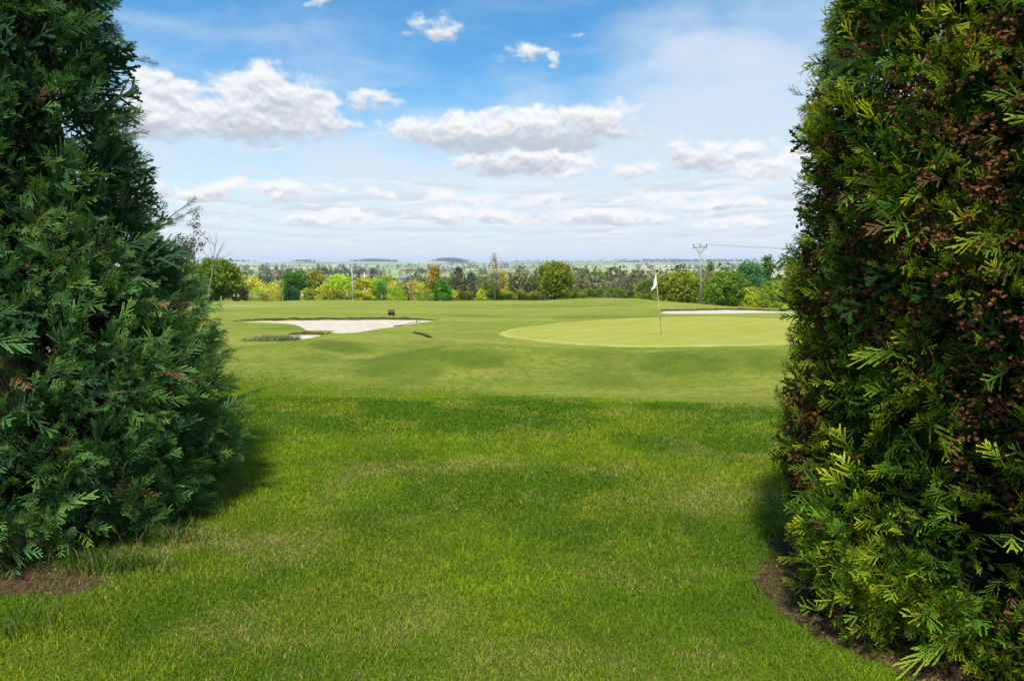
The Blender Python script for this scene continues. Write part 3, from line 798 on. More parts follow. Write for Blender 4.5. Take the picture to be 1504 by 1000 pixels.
def hedge(pts_px, depth0, depth1, hgt, thick, col, label, name='hedge', n=5200, var=.3):
    """one clipped hedge run"""
    x0, x1 = (pts_px[0] - CX) / FPX * depth0, (pts_px[1] - CX) / FPX * depth1
    g = np.random.default_rng(int(pts_px[0])); L = math.hypot(x1 - x0, depth1 - depth0); ncl = int(L * 4.0)
    u = g.random(ncl); hh = hgt * (.72 + .4 * fbm(u * L * .35, u * 0 + 3.3, int(pts_px[0]), 3))
    cx = x0 + (x1 - x0) * u; cyy = depth0 + (depth1 - depth0) * u + (g.random(ncl) - .5) * thick
    cz = hh * np.sqrt(g.random(ncl))
    per = max(3, 2 * n // ncl)
    q = g.normal(size=(ncl, per, 3)) * [.3, .25, .2]
    p = (np.stack([cx, cyy, cz], 1)[:, None, :] + q).reshape(-1, 3); ids = np.repeat(np.arange(ncl), per)
    p[:, 2] = np.maximum(p[:, 2], 0) + height(p[:, 0], p[:, 1])
    c = tint_of(ids, np.asarray(col) * 1.75, len(p), int(pts_px[1]), var)
    V, T, cc = leaf_cloud(p, 0, np.full(len(p), .12), c)
    o = np.array([(x0 + x1) / 2, (depth0 + depth1) / 2, height(np.array([(x0 + x1) / 2]), np.array([(depth0 + depth1) / 2]))[0]])
    ob = mesh_obj(name, V - o, T, M_LEAF, None, cc); ob.location = [float(k) for k in o]
    return tag(ob, label, 'hedge')


hedge((655, 862), 141, 140, 1.75, 1.6, (.155, .175, .018), 'long low yellow-green hedge along the far edge of the course, left of the flag', n=9000)
hedge((850, 985), 143, 142, 2.6, 2.4, (.105, .14, .018), 'taller dark green hedge between the large rounded olive tree and the flag', n=8000)
hedge((975, 1190), 130, 128, 2.3, 2.4, (.115, .15, .02), 'dark green hedge running behind the utility pole on the right', n=10000)


def wood(name, boxes, cols, hrange, sz, seed, per=55):
    """a far wood that reads as one mass; boxes: (px0, px1, d0, d1, number of trees)"""
    g = np.random.default_rng(seed); PT = []; CL = []; SZ = []
    per0 = per
    for (p0, p1, d0, d1, n) in boxes:
        per = per0 * 2
        d = d0 + (d1 - d0) * g.random(n); px = p0 + (p1 - p0) * (g.random(n) if name != 'hill_woods' else np.clip(g.normal(size=n) * .21 + .5, -.1, 1.1)); x = (px - CX) / FPX * d
        z = height(x, d); H = hrange[0] + (hrange[1] - hrange[0]) * g.random(n); w = H * (.55 + .4 * g.random(n))
        q = g.normal(size=(n, per, 3)); q /= np.linalg.norm(q, axis=2)[:, :, None]; q *= (.55 + .45 * g.random((n, per, 1)))
        p = q * np.stack([w / 2, w / 2, H * .5], 1)[:, None, :] + np.stack([x, d, z + H * .5], 1)[:, None, :]
        c = 1.5 * np.asarray(cols)[g.integers(0, len(cols), n)] * (1 + .22 * g.normal(size=(n, 1)))
        c = np.repeat(c[:, None, :], per, 1) * (1 + .18 * g.normal(size=(n, per, 1)))
        PT.append(p.reshape(-1, 3)); CL.append(np.clip(c, .006, .6).reshape(-1, 3)); SZ.append(np.repeat(H * sz * .7, per))
    V, T, cc = leaf_cloud(np.concatenate(PT), 0, np.concatenate(SZ), np.concatenate(CL))
    return tag(mesh_obj(name, V, T, M_LEAF, None, cc), kind='stuff')


GREY = (.155, .155, .085); GREYP = (.15, .135, .095)
wood('scrub_wood', [(665, 800, 195, 300, 120), (742, 842, 190, 330, 130), (840, 1000, 190, 320, 110), (560, 680, 210, 320, 40)], [GREY, GREYP, (.15, .14, .08), (.10, .12, .05), (.17, .16, .09)], (5.5, 10.5), .085, 5, 90)
wood('green_wood', [(838, 1010, 210, 420, 120), (990, 1180, 200, 400, 80), (690, 745, 280, 420, 40), (240, 345, 190, 330, 40)], [(.07, .11, .03), (.10, .14, .03), (.055, .085, .04), (.13, .14, .05)], (7, 14), .08, 6, 90)
wood('valley_wood', [(600, 760, 420, 700, 130), (430, 600, 380, 640, 100), (760, 1180, 450, 700, 90), (330, 440, 420, 760, 90)], [(.045, .07, .045), (.06, .085, .05), (.08, .10, .045), (.05, .06, .05), (.10, .09, .07)], (8, 16), .10, 8, 50)
wood('field_trees', [(425, 520, 1335, 1380, 70), (520, 560, 1290, 1345, 30), (548, 660, 1100, 1420, 28), (440, 560, 960, 1000, 30), (340, 430, 1000, 1500, 40), (600, 720, 1500, 2300, 28), (690, 900, 1200, 1300, 30), (690, 900, 2300, 2400, 22), (880, 1180, 1400, 1500, 34), (880, 1180, 2400, 2500, 30)], [(.035, .055, .035), (.06, .085, .04), (.08, .09, .05), (.05, .05, .04)], (8, 15), .11, 9, 30)
wood('horizon_woods', [(330, 560, 2600, 2650, 26), (450, 760, 3500, 3560, 26), (880, 1180, 3300, 3360, 26), (330, 1180, 4300, 4400, 60), (600, 1180, 5900, 6000, 60)], [(.04, .065, .04), (.06, .08, .045), (.05, .055, .045)], (14, 30), .16, 10, 22)

wood('hill_woods', [(515, 592, 8700, 9600, 330), (636, 690, 8100, 9100, 330), (430, 470, 8700, 9300, 90), (840, 1180, 8500, 9800, 520), (690, 840, 9300, 9600, 60), (330, 380, 9000, 9400, 50)], [(.016, .036, .036), (.02, .04, .034), (.014, .03, .034)], (16, 30), .2, 15, 16)
# --- village houses far away in the valley
M_WALLW = noise_mat('pale_render', (.62, .56, .46), (.54, .48, .40), 1.2, .9, .1)
M_WALLP = noise_mat('pink_render', (.50, .36, .29), (.44, .31, .25), 1.2, .9, .1)
M_ROOFR = noise_mat('red_tiles', (.20, .10, .07), (.16, .085, .06), 2.5, .85, .1)
M_ROOFG = noise_mat('grey_sheet', (.20, .22, .26), (.16, .18, .21), 1.5, .6, .3)
M_WIN = noise_mat('window_glass', (.03, .035, .045), (.05, .055, .06), 2, .2, .5)


def house(px, D, L, Wd, H, roof, wall, label, group=None, rz=0.0, name='house', cat='house'):
    x = (px - CX) / FPX * D; z = hz(x, D); t = empty(name, (x, D, z), label, cat, group); t.rotation_euler = (0, 0, rz)
    mb = MB(); mb.box((0, 0, H / 2 - .5), (L, Wd, H + 1))
    mb.add([(-L / 2, -Wd / 2, H), (-L / 2, Wd / 2, H), (-L / 2, 0, H + Wd * .38), (L / 2, -Wd / 2, H), (L / 2, Wd / 2, H), (L / 2, 0, H + Wd * .38)], (), [(0, 2, 1), (3, 4, 5)])
    mb.build('wall', wall, t)
    r = MB(); o = .5; rh = H + Wd * .38 + .12; eh = H - .2
    for s in (-1, 1):
        a = [(-L / 2 - o, s * (Wd / 2 + o), eh), (L / 2 + o, s * (Wd / 2 + o), eh), (L / 2 + o, 0, rh), (-L / 2 - o, 0, rh)]
        b = [(p[0], p[1], p[2] + .22) for p in a]
        r.add(a + b, [(0, 1, 2, 3), (4, 7, 6, 5), (0, 4, 5, 1), (1, 5, 6, 2), (2, 6, 7, 3), (3, 7, 4, 0)])
    rf = r.build('roof', roof, t)
    if name == 'house':
        c = MB(); c.box((L * .22, Wd * .1, H + Wd * .38 + .35), (.8, .8, 1.7)); c.build('chimney', M_WALLP, rf)
    for k in range(max(2, int(L / 3.2))):
        w = MB(); wx = -L / 2 + (k + .5) * L / max(2, int(L / 3.2)); w.box((wx, -Wd / 2 - .02, H * .55), (1.1, .1, 1.3)); w.build('window', M_WIN, t)
    return t


vg = 'far village houses among trees'
HL = 'tiny pale house with a red roof in the far village left of the golden-brown tree'
for (px, D, L, H, rz, wm) in ((592, 1700, 14, 5, .2, M_WALLW), (599, 1620, 12, 6, -.3, M_WALLP), (603, 1780, 15, 5, .1, M_WALLW), (608, 1500, 12, 6, .4, M_WALLW), (612, 1850, 16, 6, -.2, M_WALLP),
                             (617, 1580, 13, 5, .15, M_WALLW), (621, 1720, 14, 6, -.4, M_WALLW), (626, 1480, 12, 5, .3, M_WALLP), (630, 1820, 15, 6, 0, M_WALLW)):
    house(px, D, L * .65, 7, H * .8, M_ROOFR, wm, HL, vg, rz)
HR = 'tiny pale house with a red roof in the far village right of the golden-brown tree'
for (px, D, L, H, rz, wm) in ((646, 1750, 15, 5, .2, M_WALLW), (652, 1600, 12, 5, -.2, M_WALLW), (658, 1850, 16, 6, .3, M_WALLP), (665, 1900, 14, 6, 0, M_WALLW), (681, 2000, 18, 6, .2, M_WALLW)):
    house(px, D, L * .65, 7, H * .8, M_ROOFR, wm, HR, 'far village houses right of the golden-brown tree', rz)
house(595, 900, 13, 9, 3.6, M_ROOFG, M_WALLW, 'long low shed with a blue-grey roof beside the ploughed field', None, .05, 'shed', 'shed')
house(612, 800, 7, 6, 3.2, M_ROOFG, M_WALLW, 'small white hut with a grey roof right of the long shed', None, .5, 'shed', 'shed')
house(346, 700, 15, 10, 6, M_ROOFR, M_WALLW, 'cream house with a red roof seen over the orange bushes on the left', None, .1)
house(410, 1150, 24, 12, 4, M_ROOFR, M_WALLP, 'long pinkish farm building at the left end of the ploughed field', None, .05, 'farm_building', 'farm building')

# ------------------------------------------------------------------ thin bare trees on the left
def bare_tree(x, y, H, seed, label, mat, lean, leaf_col, nleaf, spread=.34, r0=.07, forks=3):
    g = np.random.default_rng(seed); z0 = hz(x, y)
    t = empty('bare_tree', (x, y, z0 - .03), label, 'tree')
    mb = MB(); tips = []
    def grow(p, d, L, r, lev):
        n = 4; pts = [p]; dd = d.copy()
        for i in range(n):
            dd = dd + g.normal(size=3) * .10; dd[2] += .05; dd /= np.linalg.norm(dd); pts.append(pts[-1] + dd * L / n)
        rr = np.linspace(r, r * (.45 if lev < 3 else .25), n + 1)
        mb.tube(pts, rr, 6 if lev < 2 else 4)
        tips.append((pts[-1], lev)); tips.append((pts[2], lev))
        if lev >= 4: return
        for k in range(forks + (lev == 0) * 5):
            i = g.integers(1 if lev else 2, n + 1); an = g.random() * 6.283
            side = np.array([math.cos(an), math.sin(an), .1]); nd = dd * (1 - spread) + side * spread * 1.5; nd /= np.linalg.norm(nd)
            grow(pts[i], nd, L * (.36 + .22 * g.random()) * (1 if lev else .85), rr[i] * .6, lev + 1)
    grow(np.zeros(3), np.array([lean, 0, 1.0]), H * .80, r0, 0)
    mb.build('trunk', mat, t, True)
    if nleaf:
        tp = np.array([p for p, l in tips if l >= 2]); k = g.integers(0, len(tp), nleaf)
        p = tp[k] + g.normal(size=(nleaf, 3)) * .12
        c = np.clip(np.asarray(leaf_col) * (1 + .3 * g.normal(size=(nleaf, 1))), .01, .5)
        V, T, cc = leaf_cloud(p, 0, np.full(nleaf, .075), c); mesh_obj('leaves', V, T, M_LEAF, t, cc)
    return t


bx, by = gpt(298, 458)
bare_tree(bx, by, (at(285, 345, by)[2] - hz(bx, by)) * .98, 3, 'slim leaning bare tree with small dark buds beside the big left conifer', M_BARKP, -.10, (.09, .06, .04), 900, r0=.11)
bx, by = (306 - CX) / FPX * 96, 96
bare_tree(bx, by, at(314, 342, by)[2] - hz(bx, by), 12, 'second wispier bare tree just right of the slim leaning bare tree', M_BARKP, .06, (.12, .09, .06), 0, .40, r0=.11)

# ------------------------------------------------------------------ poles, wires
M_CONC = noise_mat('weathered_concrete', (.34, .31, .28), (.22, .20, .18), 6, .85, .15, .3, stretch=(1, 1, .2))
M_STEEL = noise_mat('galvanised_steel', (.16, .16, .17), (.10, .10, .11), 9, .5, .5, metal=.4)
M_PORC = noise_mat('brown_porcelain', (.10, .06, .05), (.07, .045, .04), 9, .25, .5)
M_WHITE = noise_mat('white_paint', (.80, .79, .76), (.70, .69, .66), 6, .5, .3)
M_WIRE = noise_mat('wire', (.20, .20, .21), (.15, .15, .16), 3, .5, .4, metal=.5)


def utility_pole(x, y, H, label, ang=0.0, lean=0.0):
    z = hz(x, y); t = empty('utility_pole', (x, y, z - .05), label, 'utility pole'); t.rotation_euler = (0, lean, ang)
    m = MB(); m.tube([(0, 0, 0), (0, 0, H * .5), (0, 0, H - .55)], [.17, .14, .105], 10); m.build('pole', M_CONC, t, True)
    m = MB(); m.box((0, 0, H - .28), (2.15, .11, .12)); m.build('crossarm', M_STEEL, t)
    for s in (-1, 1):
        m = MB(); m.tube([(0, 0, H - 1.35), (s * .25, 0, H - .95), (s * .72, 0, H - .34)], .05, 6); m.build('brace', M_STEEL, t)
    tops = []
    for s in (-1, 0, 1):
        m = MB(); m.lathe([(.0, 0), (.03, 0), (.03, .12), (.085, .13), (.06, .19), (.095, .2), (.065, .26), (.1, .27), (.05, .36), (.06, .40), (0, .42)], (s * .98, 0, H - .22), 8)
        m.build('insulator', M_PORC, t, True); tops.append((s * .98, 0, H + .2))
    M = Matrix.Translation((x, y, z - .05)) @ Matrix.Rotation(ang, 4, 'Z') @ Matrix.Rotation(lean, 4, 'Y')
    return [M @ Vector(p) for p in tops]


UD = 101.0
ux = (1030 - CX) / FPX * UD
uh = at(1025, 360, UD)[2] - hz(ux, UD)
ta = utility_pole(ux, UD, uh, 'tall concrete utility pole with a three-insulator crossarm on the right', .1, -.045)
tb = utility_pole(ux + 58, UD + 12, uh - .3, 'second utility pole hidden behind the dense right conifer', -.5, 0)
for i, (a, b) in enumerate(zip(ta, tb)):
    m = MB(); pts = []
    for k in range(25):
        q = k / 24; p = a.lerp(b, q); p.z -= 1.0 * 4 * q * (1 - q) * .55; pts.append(p)
    m.tube(np.array(pts), .011, 5)
    tag(m.build('overhead_wire', M_WIRE), 'thin overhead wire running right from the utility pole crossarm', 'wire', 'overhead wires on the right')


def white_pole(px, top, D, r, label):
    x = (px - CX) / FPX * D; z = hz(x, D); H = at(px, top, D)[2] - z
    m = MB(); m.tube([(0, 0, 0), (0, 0, H * .5), (0, 0, H)], [r, r * .85, r * .6], 8)
    m.lathe([(r * 1.8, 0), (r * 1.8, .12), (r * 1.2, .16), (r, .2)], (0, 0, 0), 8); m.lathe([(r * .6, H - .02), (r * 1.1, H + .03), (r * .8, H + .12), (0, H + .15)], (0, 0, 0), 8)
    o = m.build('pole', M_WHITE, None, True); o.location = (x, D, z); return tag(o, label, 'pole')


white_pole(518, 391, 134, .065, 'tall thin white pole rising from the bushes on the far edge')
white_pole(536, 400, 300, .28, 'short pale mast showing above the golden bush right of the tall white pole')


def stake(px, py, D, H, label, col=None):
    x = (px - CX) / FPX * D; z = hz(x, D); m = MB(); m.tube([(0, 0, 0), (0, 0, H - .06), (0, 0, H)], [.045, .045, .03], 7)
    o = m.build('marker_stake', col or M_WHITE); o.location = (x, D, z); return tag(o, label, 'stake')


stake(561, 438, 128, 1.0, 'short white marker stake in front of the short lime bushes')
stake(463, 438, 128, .95, 'short white marker stake in front of the olive-yellow tree')
stake(415, 438, 128, .8, 'short white marker stake in front of the tan-topped bush')
stake(325, 438, 112, .9, 'short white marker stake in front of the broad olive tree')

# ------------------------------------------------------------------ golf flag on the green
M_YEL = noise_mat('yellow_pole_paint', (.62, .58, .20), (.55, .52, .22), 5, .4, .4)
M_CLOTH = bpy.data.materials.new('white_cloth'); M_CLOTH.use_nodes = True
_p = M_CLOTH.node_tree.nodes['Principled BSDF']; _p.inputs['Base Color'].default_value = (.82, .82, .84, 1); _p.inputs['Roughness'].default_value = .8
fx, fy = gpt(972, 494); fz = hz(fx, fy, False) + .026
fl = empty('flagstick', (fx, fy, fz), 'yellow golf flagstick with a limp white flag leaning slightly on the green', 'golf flag')
ftop = at(963, 400, fy); LN = np.array([ftop[0] - fx, 0, ftop[2] - fz])
def fpt(k): return LN * k
m = MB(); m.tube([fpt(0), fpt(.5), fpt(1.0)], [.013, .011, .009], 8); pole = m.build('pole', M_YEL, fl, True)
m = MB(); m.tube([fpt(.26), fpt(.275), fpt(.29)], [.022, .022, .022], 8); m.build('band', M_STEEL, pole)
m = MB(); m.tube([fpt(.985), fpt(1.0), fpt(1.012)], [.02, .022, .01], 8); m.build('finial', M_WHITE, pole, True)
m = MB(); m.lathe([(.054, -.15), (.054, .004), (.06, .004), (.06, -.15)], (0, 0, 0), 14); m.build('cup', M_WHITE, fl, True)
# cloth: hoist edge along the pole, hanging slack
nu, nv = 16, 12; V = []
for i in range(nu):
    a = i / (nu - 1)                                   # away from the pole
    for j in range(nv):
        b = j / (nv - 1)                               # down the hoist
        hp = fpt(.985 - .175 * b)
        px_ = -.17 * a * (.55 + .6 * b) - .015 * b; dz = -.47 * a ** .85 * (1 - .42 * b) - .02 * math.sin(a * 6)
        wv = .035 * math.sin(a * 7 + b * 2.5) * (.3 + a) + .02 * math.sin(b * 9 + a * 3) * a
        V.append((hp[0] + px_, wv - .01, hp[2] + dz))
V = np.array(V); V2 = V + [0, .003, 0]; n1 = nu * nv
q = [(i * nv + j, i * nv + j + 1, (i + 1) * nv + j + 1, (i + 1) * nv + j) for i in range(nu - 1) for j in range(nv - 1)]
Q = np.array(q + [(d + n1, c + n1, b + n1, a + n1) for a, b, c, d in q])
mesh_obj('flag', np.concatenate([V, V2]), Q, M_CLOTH, fl, smooth=True)

# ------------------------------------------------------------------ brown board behind the main bunker, rake, stake, dry grass tuft
M_BRDW = noise_mat('dark_stained_board', (.045, .022, .015), (.03, .015, .011), 10, .6, .3, .3, stretch=(1, 1, 6))
M_CREAM = noise_mat('faded_cream_paint', (.42, .32, .24), (.34, .26, .2), 8, .7, .2)
sx, sy = gpt(575, 467.5); sz_ = hz(sx, sy)
bd = empty('tee_board', (sx, sy, sz_), 'small dark brown board of two panels on short posts behind the large bunker', 'board')
for s in (-1, 1):
    m = MB(); m.box((s * .105, 0, .36), (.195, .035, .34)); pn = m.build('panel', M_BRDW, bd)
    m = MB(); m.box((s * .12, -.021, .36), (.02, .006, .2)); m.box((s * .08, -.021, .42), (.05, .006, .018)); m.build('marking', M_CREAM, pn)
    m = MB(); m.tube([(s * .12, .035, -.05), (s * .12, .035, .5)], .02, 6); m.build('post', M_BARK, bd)
m = MB(); m.box((0, -.002, .36), (.014, .03, .34)); m.build('divider', M_CREAM, bd)
rx, ry = gpt(601, 476.5); rz_ = hz(rx, ry, False)
rk = empty('bunker_rake', (rx, ry, rz_ + .03), 'long-handled bunker rake lying on the right rim of the large bunker', 'rake')
m = MB(); m.tube([(-.4, -.9, -.02), (.0, 0.1, .03), (.45, 1.1, .05)], .014, 6); m.build('handle', M_TWIG, rk)
m = MB(); m.box((-.4, -.9, 0), (.55, .05, .05), .4)
for k in range(8): m.box((-.4 + (k - 3.5) * .06, -.9 + (k - 3.5) * .026, -.05), (.015, .015, .08), .4)
m.build('rake_head', M_STEEL, rk)
sx, sy = gpt(612, 475); m = MB(); m.tube([(0, 0, -.05), (0, 0, .25), (.01, 0, .36)], [.022, .02, .018], 6)
o = m.build('marker_stake', M_STEEL); o.location = (sx, sy, hz(sx, sy, False)); tag(o, 'short dark stake standing at the right end of the large bunker', 'stake')


def blades(n, xy, h, wd, bend, col, zs=None, seed=1, lean=None, mid=.55):
    """n curved grass blades: each three triangles"""
    g = np.random.default_rng(seed)
    x, y = xy; z = height(x, y) if zs is None else zs
    an = g.random(n) * 6.283; ca, sa = np.cos(an), np.sin(an)
    bd_ = bend * (0.3 + g.random(n)); ld = g.random(n) * 6.283
    lx, ly = np.cos(ld) * bd_ * h, np.sin(ld) * bd_ * h
    b = np.stack([x, y, z - .004], 1); w = np.stack([ca * wd, sa * wd, np.zeros(n)], 1)
    m1 = b + np.stack([lx * .32, ly * .32, h * mid], 1); tip = b + np.stack([lx, ly, h * (1 - .25 * bd_)], 1)
    V = np.stack([b - w * .5, b + w * .5, m1 - w * .42, m1 + w * .42, tip], 1).reshape(-1, 3)
    k = np.arange(n)[:, None] * 5
    T = np.concatenate([k + [0, 1, 3], k + [0, 3, 2], k + [2, 3, 4]], 0)
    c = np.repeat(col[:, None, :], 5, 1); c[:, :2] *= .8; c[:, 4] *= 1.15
    return V, T, np.clip(c.reshape(-1, 3), .003, .8)


tx, ty = gpt(402, 500); g = np.random.default_rng(55); n = 1300
gx = tx + np.clip(g.normal(size=n) * .42, -1, .8); gy = ty + g.normal(size=n) * .25; cc = np.array([.20, .22, .12]) * (1 + .3 * g.normal(size=(n, 1)))
hh = (.10 + .22 * g.random(n)) * (.2 + 1.2 * fbm(gx * 2, gy * 2, 3))
V, T, c = blades(n, (gx, gy), hh, np.full(n, .018), .6, cc, seed=5)
o = mesh_obj('grass_clump', V - [tx, ty, hz(tx, ty)], T, M_GRASS, None, c); o.location = (tx, ty, hz(tx, ty))
tag(o, 'clump of tall grey-green grass left of the small sand sliver below the large bunker', 'grass clump')

# ------------------------------------------------------------------ three golfers on the far edge
M_SKIN = noise_mat('skin', (.48, .30, .22), (.42, .26, .19), 8, .6, .3)
def cloth(name, c): return noise_mat(name, c, tuple(q * .8 for q in c), 7, .85, .15)


def person(px, D, label, shirt, trousers, yaw, pose, hat):
    x = (px - CX) / FPX * D; z = hz(x, D); t = empty('person', (x, D, z), label, 'person'); t.rotation_euler = (0, 0, yaw)
    v = []; e = []; r = []; mat = []
    def add(p, rad, par=None, mt=0):
        v.append(p); r.append(rad); mat.append(mt)
        if par is not None: e.append((par, len(v) - 1))
        return len(v) - 1
    st = pose == 'stoop'; fwd = -.16 if st else 0.0      # figure faces local -Y
    pel = add((0, .06 if st else 0, .93), .14, None, 2)
    wst = add((0, .5 * fwd, 1.10), .125, pel, 1); chest = add((0, fwd, 1.32), .155, wst, 1); nb = add((0, fwd * 1.3, 1.47), .075, chest, 1)
    nk = add((0, fwd * 1.45 - .01, 1.53), .052, nb); hd = add((0, fwd * 1.7 - .02, 1.63), .092, nk); cr = add((0, fwd * 1.7 - .01, 1.74), .075, hd)
    chin = add((0, fwd * 1.7 - .09, 1.585), .04, hd); nose = add((0, fwd * 1.7 - .125, 1.65), .016, hd)
    for s in (-1, 1):
        add((s * .095, fwd * 1.7 - .01, 1.645), .02, hd)
        hp = add((s * .095, .05 if st else 0, .87), .105, pel, 2); stp = s * .10 if pose == 'walk' else 0
        kn = add((s * .11, -.03 - stp, .50), .07, hp, 2); an = add((s * .12, .03 + stp * 1.5, .10), .045, kn, 2); add((s * .135, -.12 + stp * 1.3, .045), .04, an, 3)
        sh = add((s * .19, fwd, 1.42), .065, chest, 1)
        if st: el_, wr = (s * .20, fwd - .12, 1.15), (s * .06, fwd - .32, .98)
        elif pose == 'walk': el_, wr = (s * .25, .08 * s, 1.13), (s * .26, -.12 + .1 * s, .92)
        else: el_, wr = (s * .26, .05, 1.14), (s * .20, -.12, .93)
        el = add(el_, .045, sh, 1); w = add(wr, .03, el); pw = np.array(wr)
        dr = pw - np.array(el_); dr /= np.linalg.norm(dr); sd = np.cross(dr, [0, 1, 0]); sd /= np.linalg.norm(sd) + 1e-9
        palm = add(tuple(pw + dr * .06), .034, w)
        for k, L in enumerate((.065, .078, .075, .06)):
            b0 = pw + dr * .10 + sd * (k - 1.5) * .021; f1 = add(tuple(b0), .0095, palm); f2 = add(tuple(b0 + dr * L * .55 + np.array([0, -.012, 0])), .009, f1); add(tuple(b0 + dr * L + np.array([0, -.035, 0])), .008, f2)
        th = add(tuple(pw + dr * .05 - sd * .045 + np.array([0, -.02, 0])), .011, palm); add(tuple(pw + dr * .09 - sd * .05 + np.array([0, -.045, 0])), .009, th)
    me = bpy.data.meshes.new('body'); me.from_pydata([tuple(map(float, q)) for q in v], e, []); ob = bpy.data.objects.new('body', me); C.objects.link(ob)
    sk = ob.modifiers.new('s', 'SKIN'); sk.use_smooth_shade = True
    for i, d in enumerate(me.skin_vertices[0].data): d.radius = (r[i], r[i] * (.8 if mat[i] == 1 and r[i] > .1 else 1)); d.use_root = i == 0
    ob.modifiers.new('ss', 'SUBSURF').levels = 1
    dg = bpy.context.evaluated_depsgraph_get(); nm = bpy.data.meshes.new_from_object(ob.evaluated_get(dg)); ob.modifiers.clear(); ob.data = nm; ob.parent = t
    for mm in (M_SKIN, shirt, trousers, M_BRDW): nm.materials.append(mm)
    vv = np.array(v); vm = np.array(mat); idx = []
    for p in nm.polygons:
        i = int(np.argmin(((vv - np.array(p.center)) ** 2).sum(1))); idx.append(int(vm[i]))
    nm.materials.clear()
    for mm in (M_SKIN, shirt, trousers, M_BRDW): nm.materials.append(mm)
    nm.polygons.foreach_set('material_index', idx); nm.update()
    h = MB(); hy = fwd * 1.7 - .012
    h.lathe([(.112, 1.685), (.115, 1.73), (.10, 1.79), (.06, 1.83), (0, 1.84)], (0, hy, 0), 12); h.box((0, hy - .14, 1.70), (.15, .12, .014)); h.build('cap', hat, t, True)
    return t


person(344.5, 124, 'person in a white shirt and dark trousers beside the small blackish bush', cloth('white_shirt', (.75, .75, .74)), cloth('dark_trousers', (.03, .03, .04)), .5, 'stand', cloth('dark_cap', (.04, .04, .05)))
person(444, 131, 'person in pale clothes standing in front of the deep green tree', cloth('cream_shirt', (.62, .58, .46)), cloth('stone_trousers', (.42, .40, .33)), -.4, 'stand', cloth('pale_cap', (.62, .60, .55)))
person(510.5, 129, 'person in a light top and dark trousers walking beside the tall white pole', cloth('light_top', (.55, .52, .45)), cloth('navy_trousers', (.035, .04, .06)), .9, 'walk', cloth('light_cap', (.66, .64, .6)))
# ------------------------------------------------------------------ the two large conifers
def spray(nb, lobes, ang, bl0, lobe_l, lobe_w, lob_ang, fall=.8, wid=.016, seed=0):
    """flat scale-leaf spray: x along the stalk, y sideways; returns vertices, triangles, tip weight, inner weight"""
    g = np.random.default_rng(seed); V = []; T = []; K = []
    def tri(a, b, c, ka, kb, kc):
        n = len(V); V.extend([a, b, c]); T.append((n, n + 1, n + 2)); K.extend([ka, kb, kc])
    def strip(p, d, L, k0, k1, nl, ll):
        d = d / np.linalg.norm(d); nrm = np.array([-d[1], d[0], 0]); e = p + d * L
        zz = np.array([0, 0, 1.0])
        n = len(V); V.extend([p - nrm * wid * .5, p + nrm * wid * .5, e + nrm * wid * .3, e - nrm * wid * .3]); K.extend([k0, k0, k1, k1])
        T.extend([(n, n + 1, n + 2), (n, n + 2, n + 3)])
        for j in range(nl):
            s = (j + .6) / nl
            for sg in (-1, 1):
                q = p + d * L * s * .97; a2 = lob_ang * (.85 + .3 * g.random())
                dd = d * math.cos(a2) + sg * nrm * math.sin(a2) + zz * g.normal() * .18
                l2 = ll * (1 - .45 * s) * (.8 + .4 * g.random())
                tri(q - d * lobe_w * .5, q + d * lobe_w * .5, q + dd * l2, k0 + (k1 - k0) * s, k0 + (k1 - k0) * s, min(1, k0 + (k1 - k0) * s + .25))
        tri(e - nrm * lobe_w * .5, e + nrm * lobe_w * .5, e + d * ll * .7, k1, k1, 1.0)
    strip(np.zeros(3), np.array([1., 0, 0]), .93, .0, .9, 3, lobe_l)
    for i in range(nb):
        t = .10 + .86 * (i + .5) / nb
        for sg in (-1, 1):
            if g.random() < .16: continue
            a = ang * (.65 + .7 * g.random()); L = bl0 * (1 - t) ** fall * (.8 + .4 * g.random()) + .05
            tt = t + .02 * sg
            strip(np.array([tt * .95, 0, 0]), np.array([math.cos(a), sg * math.sin(a), g.normal() * .28]), L, tt * .45, .45 + .55 * tt, lobes, lobe_l * (.9 + .2 * g.random()))
    return np.array(V), np.array(T), np.array(K)


def instance(tmpl, P, A, Nn, S, curv):
    """copies of a template bent and placed: P points, A stalk directions, Nn face normals, S sizes"""
    V, T, K = tmpl; n = len(P)
    A = A / np.linalg.norm(A, axis=1)[:, None]; B = np.cross(Nn, A); B /= np.linalg.norm(B, axis=1)[:, None] + 1e-9; N2 = np.cross(A, B)
    X, Y, Z = V[:, 0][None, :, None], V[:, 1][None, :, None], V[:, 2][None, :, None]
    Z = Z + curv[:, None, None] * X * X - .6 * np.abs(curv[:, None, None]) * Y * Y
    W = P[:, None, :] + S[:, None, None] * (X * A[:, None, :] + Y * B[:, None, :] + Z * N2[:, None, :])
    F = T[None] + (np.arange(n) * len(V))[:, None, None]
    return W.reshape(-1, 3), F.reshape(-1, 3), np.tile(K, (n, 1)) if K.ndim > 1 else np.tile(K, n)


def merge(parts):
    V = []; F = []; Cc = []; o = 0
    for v, f, c in parts: V.append(v); F.append(f + o); Cc.append(c); o += len(v)
    return np.concatenate(V), np.concatenate(F), np.concatenate(Cc)


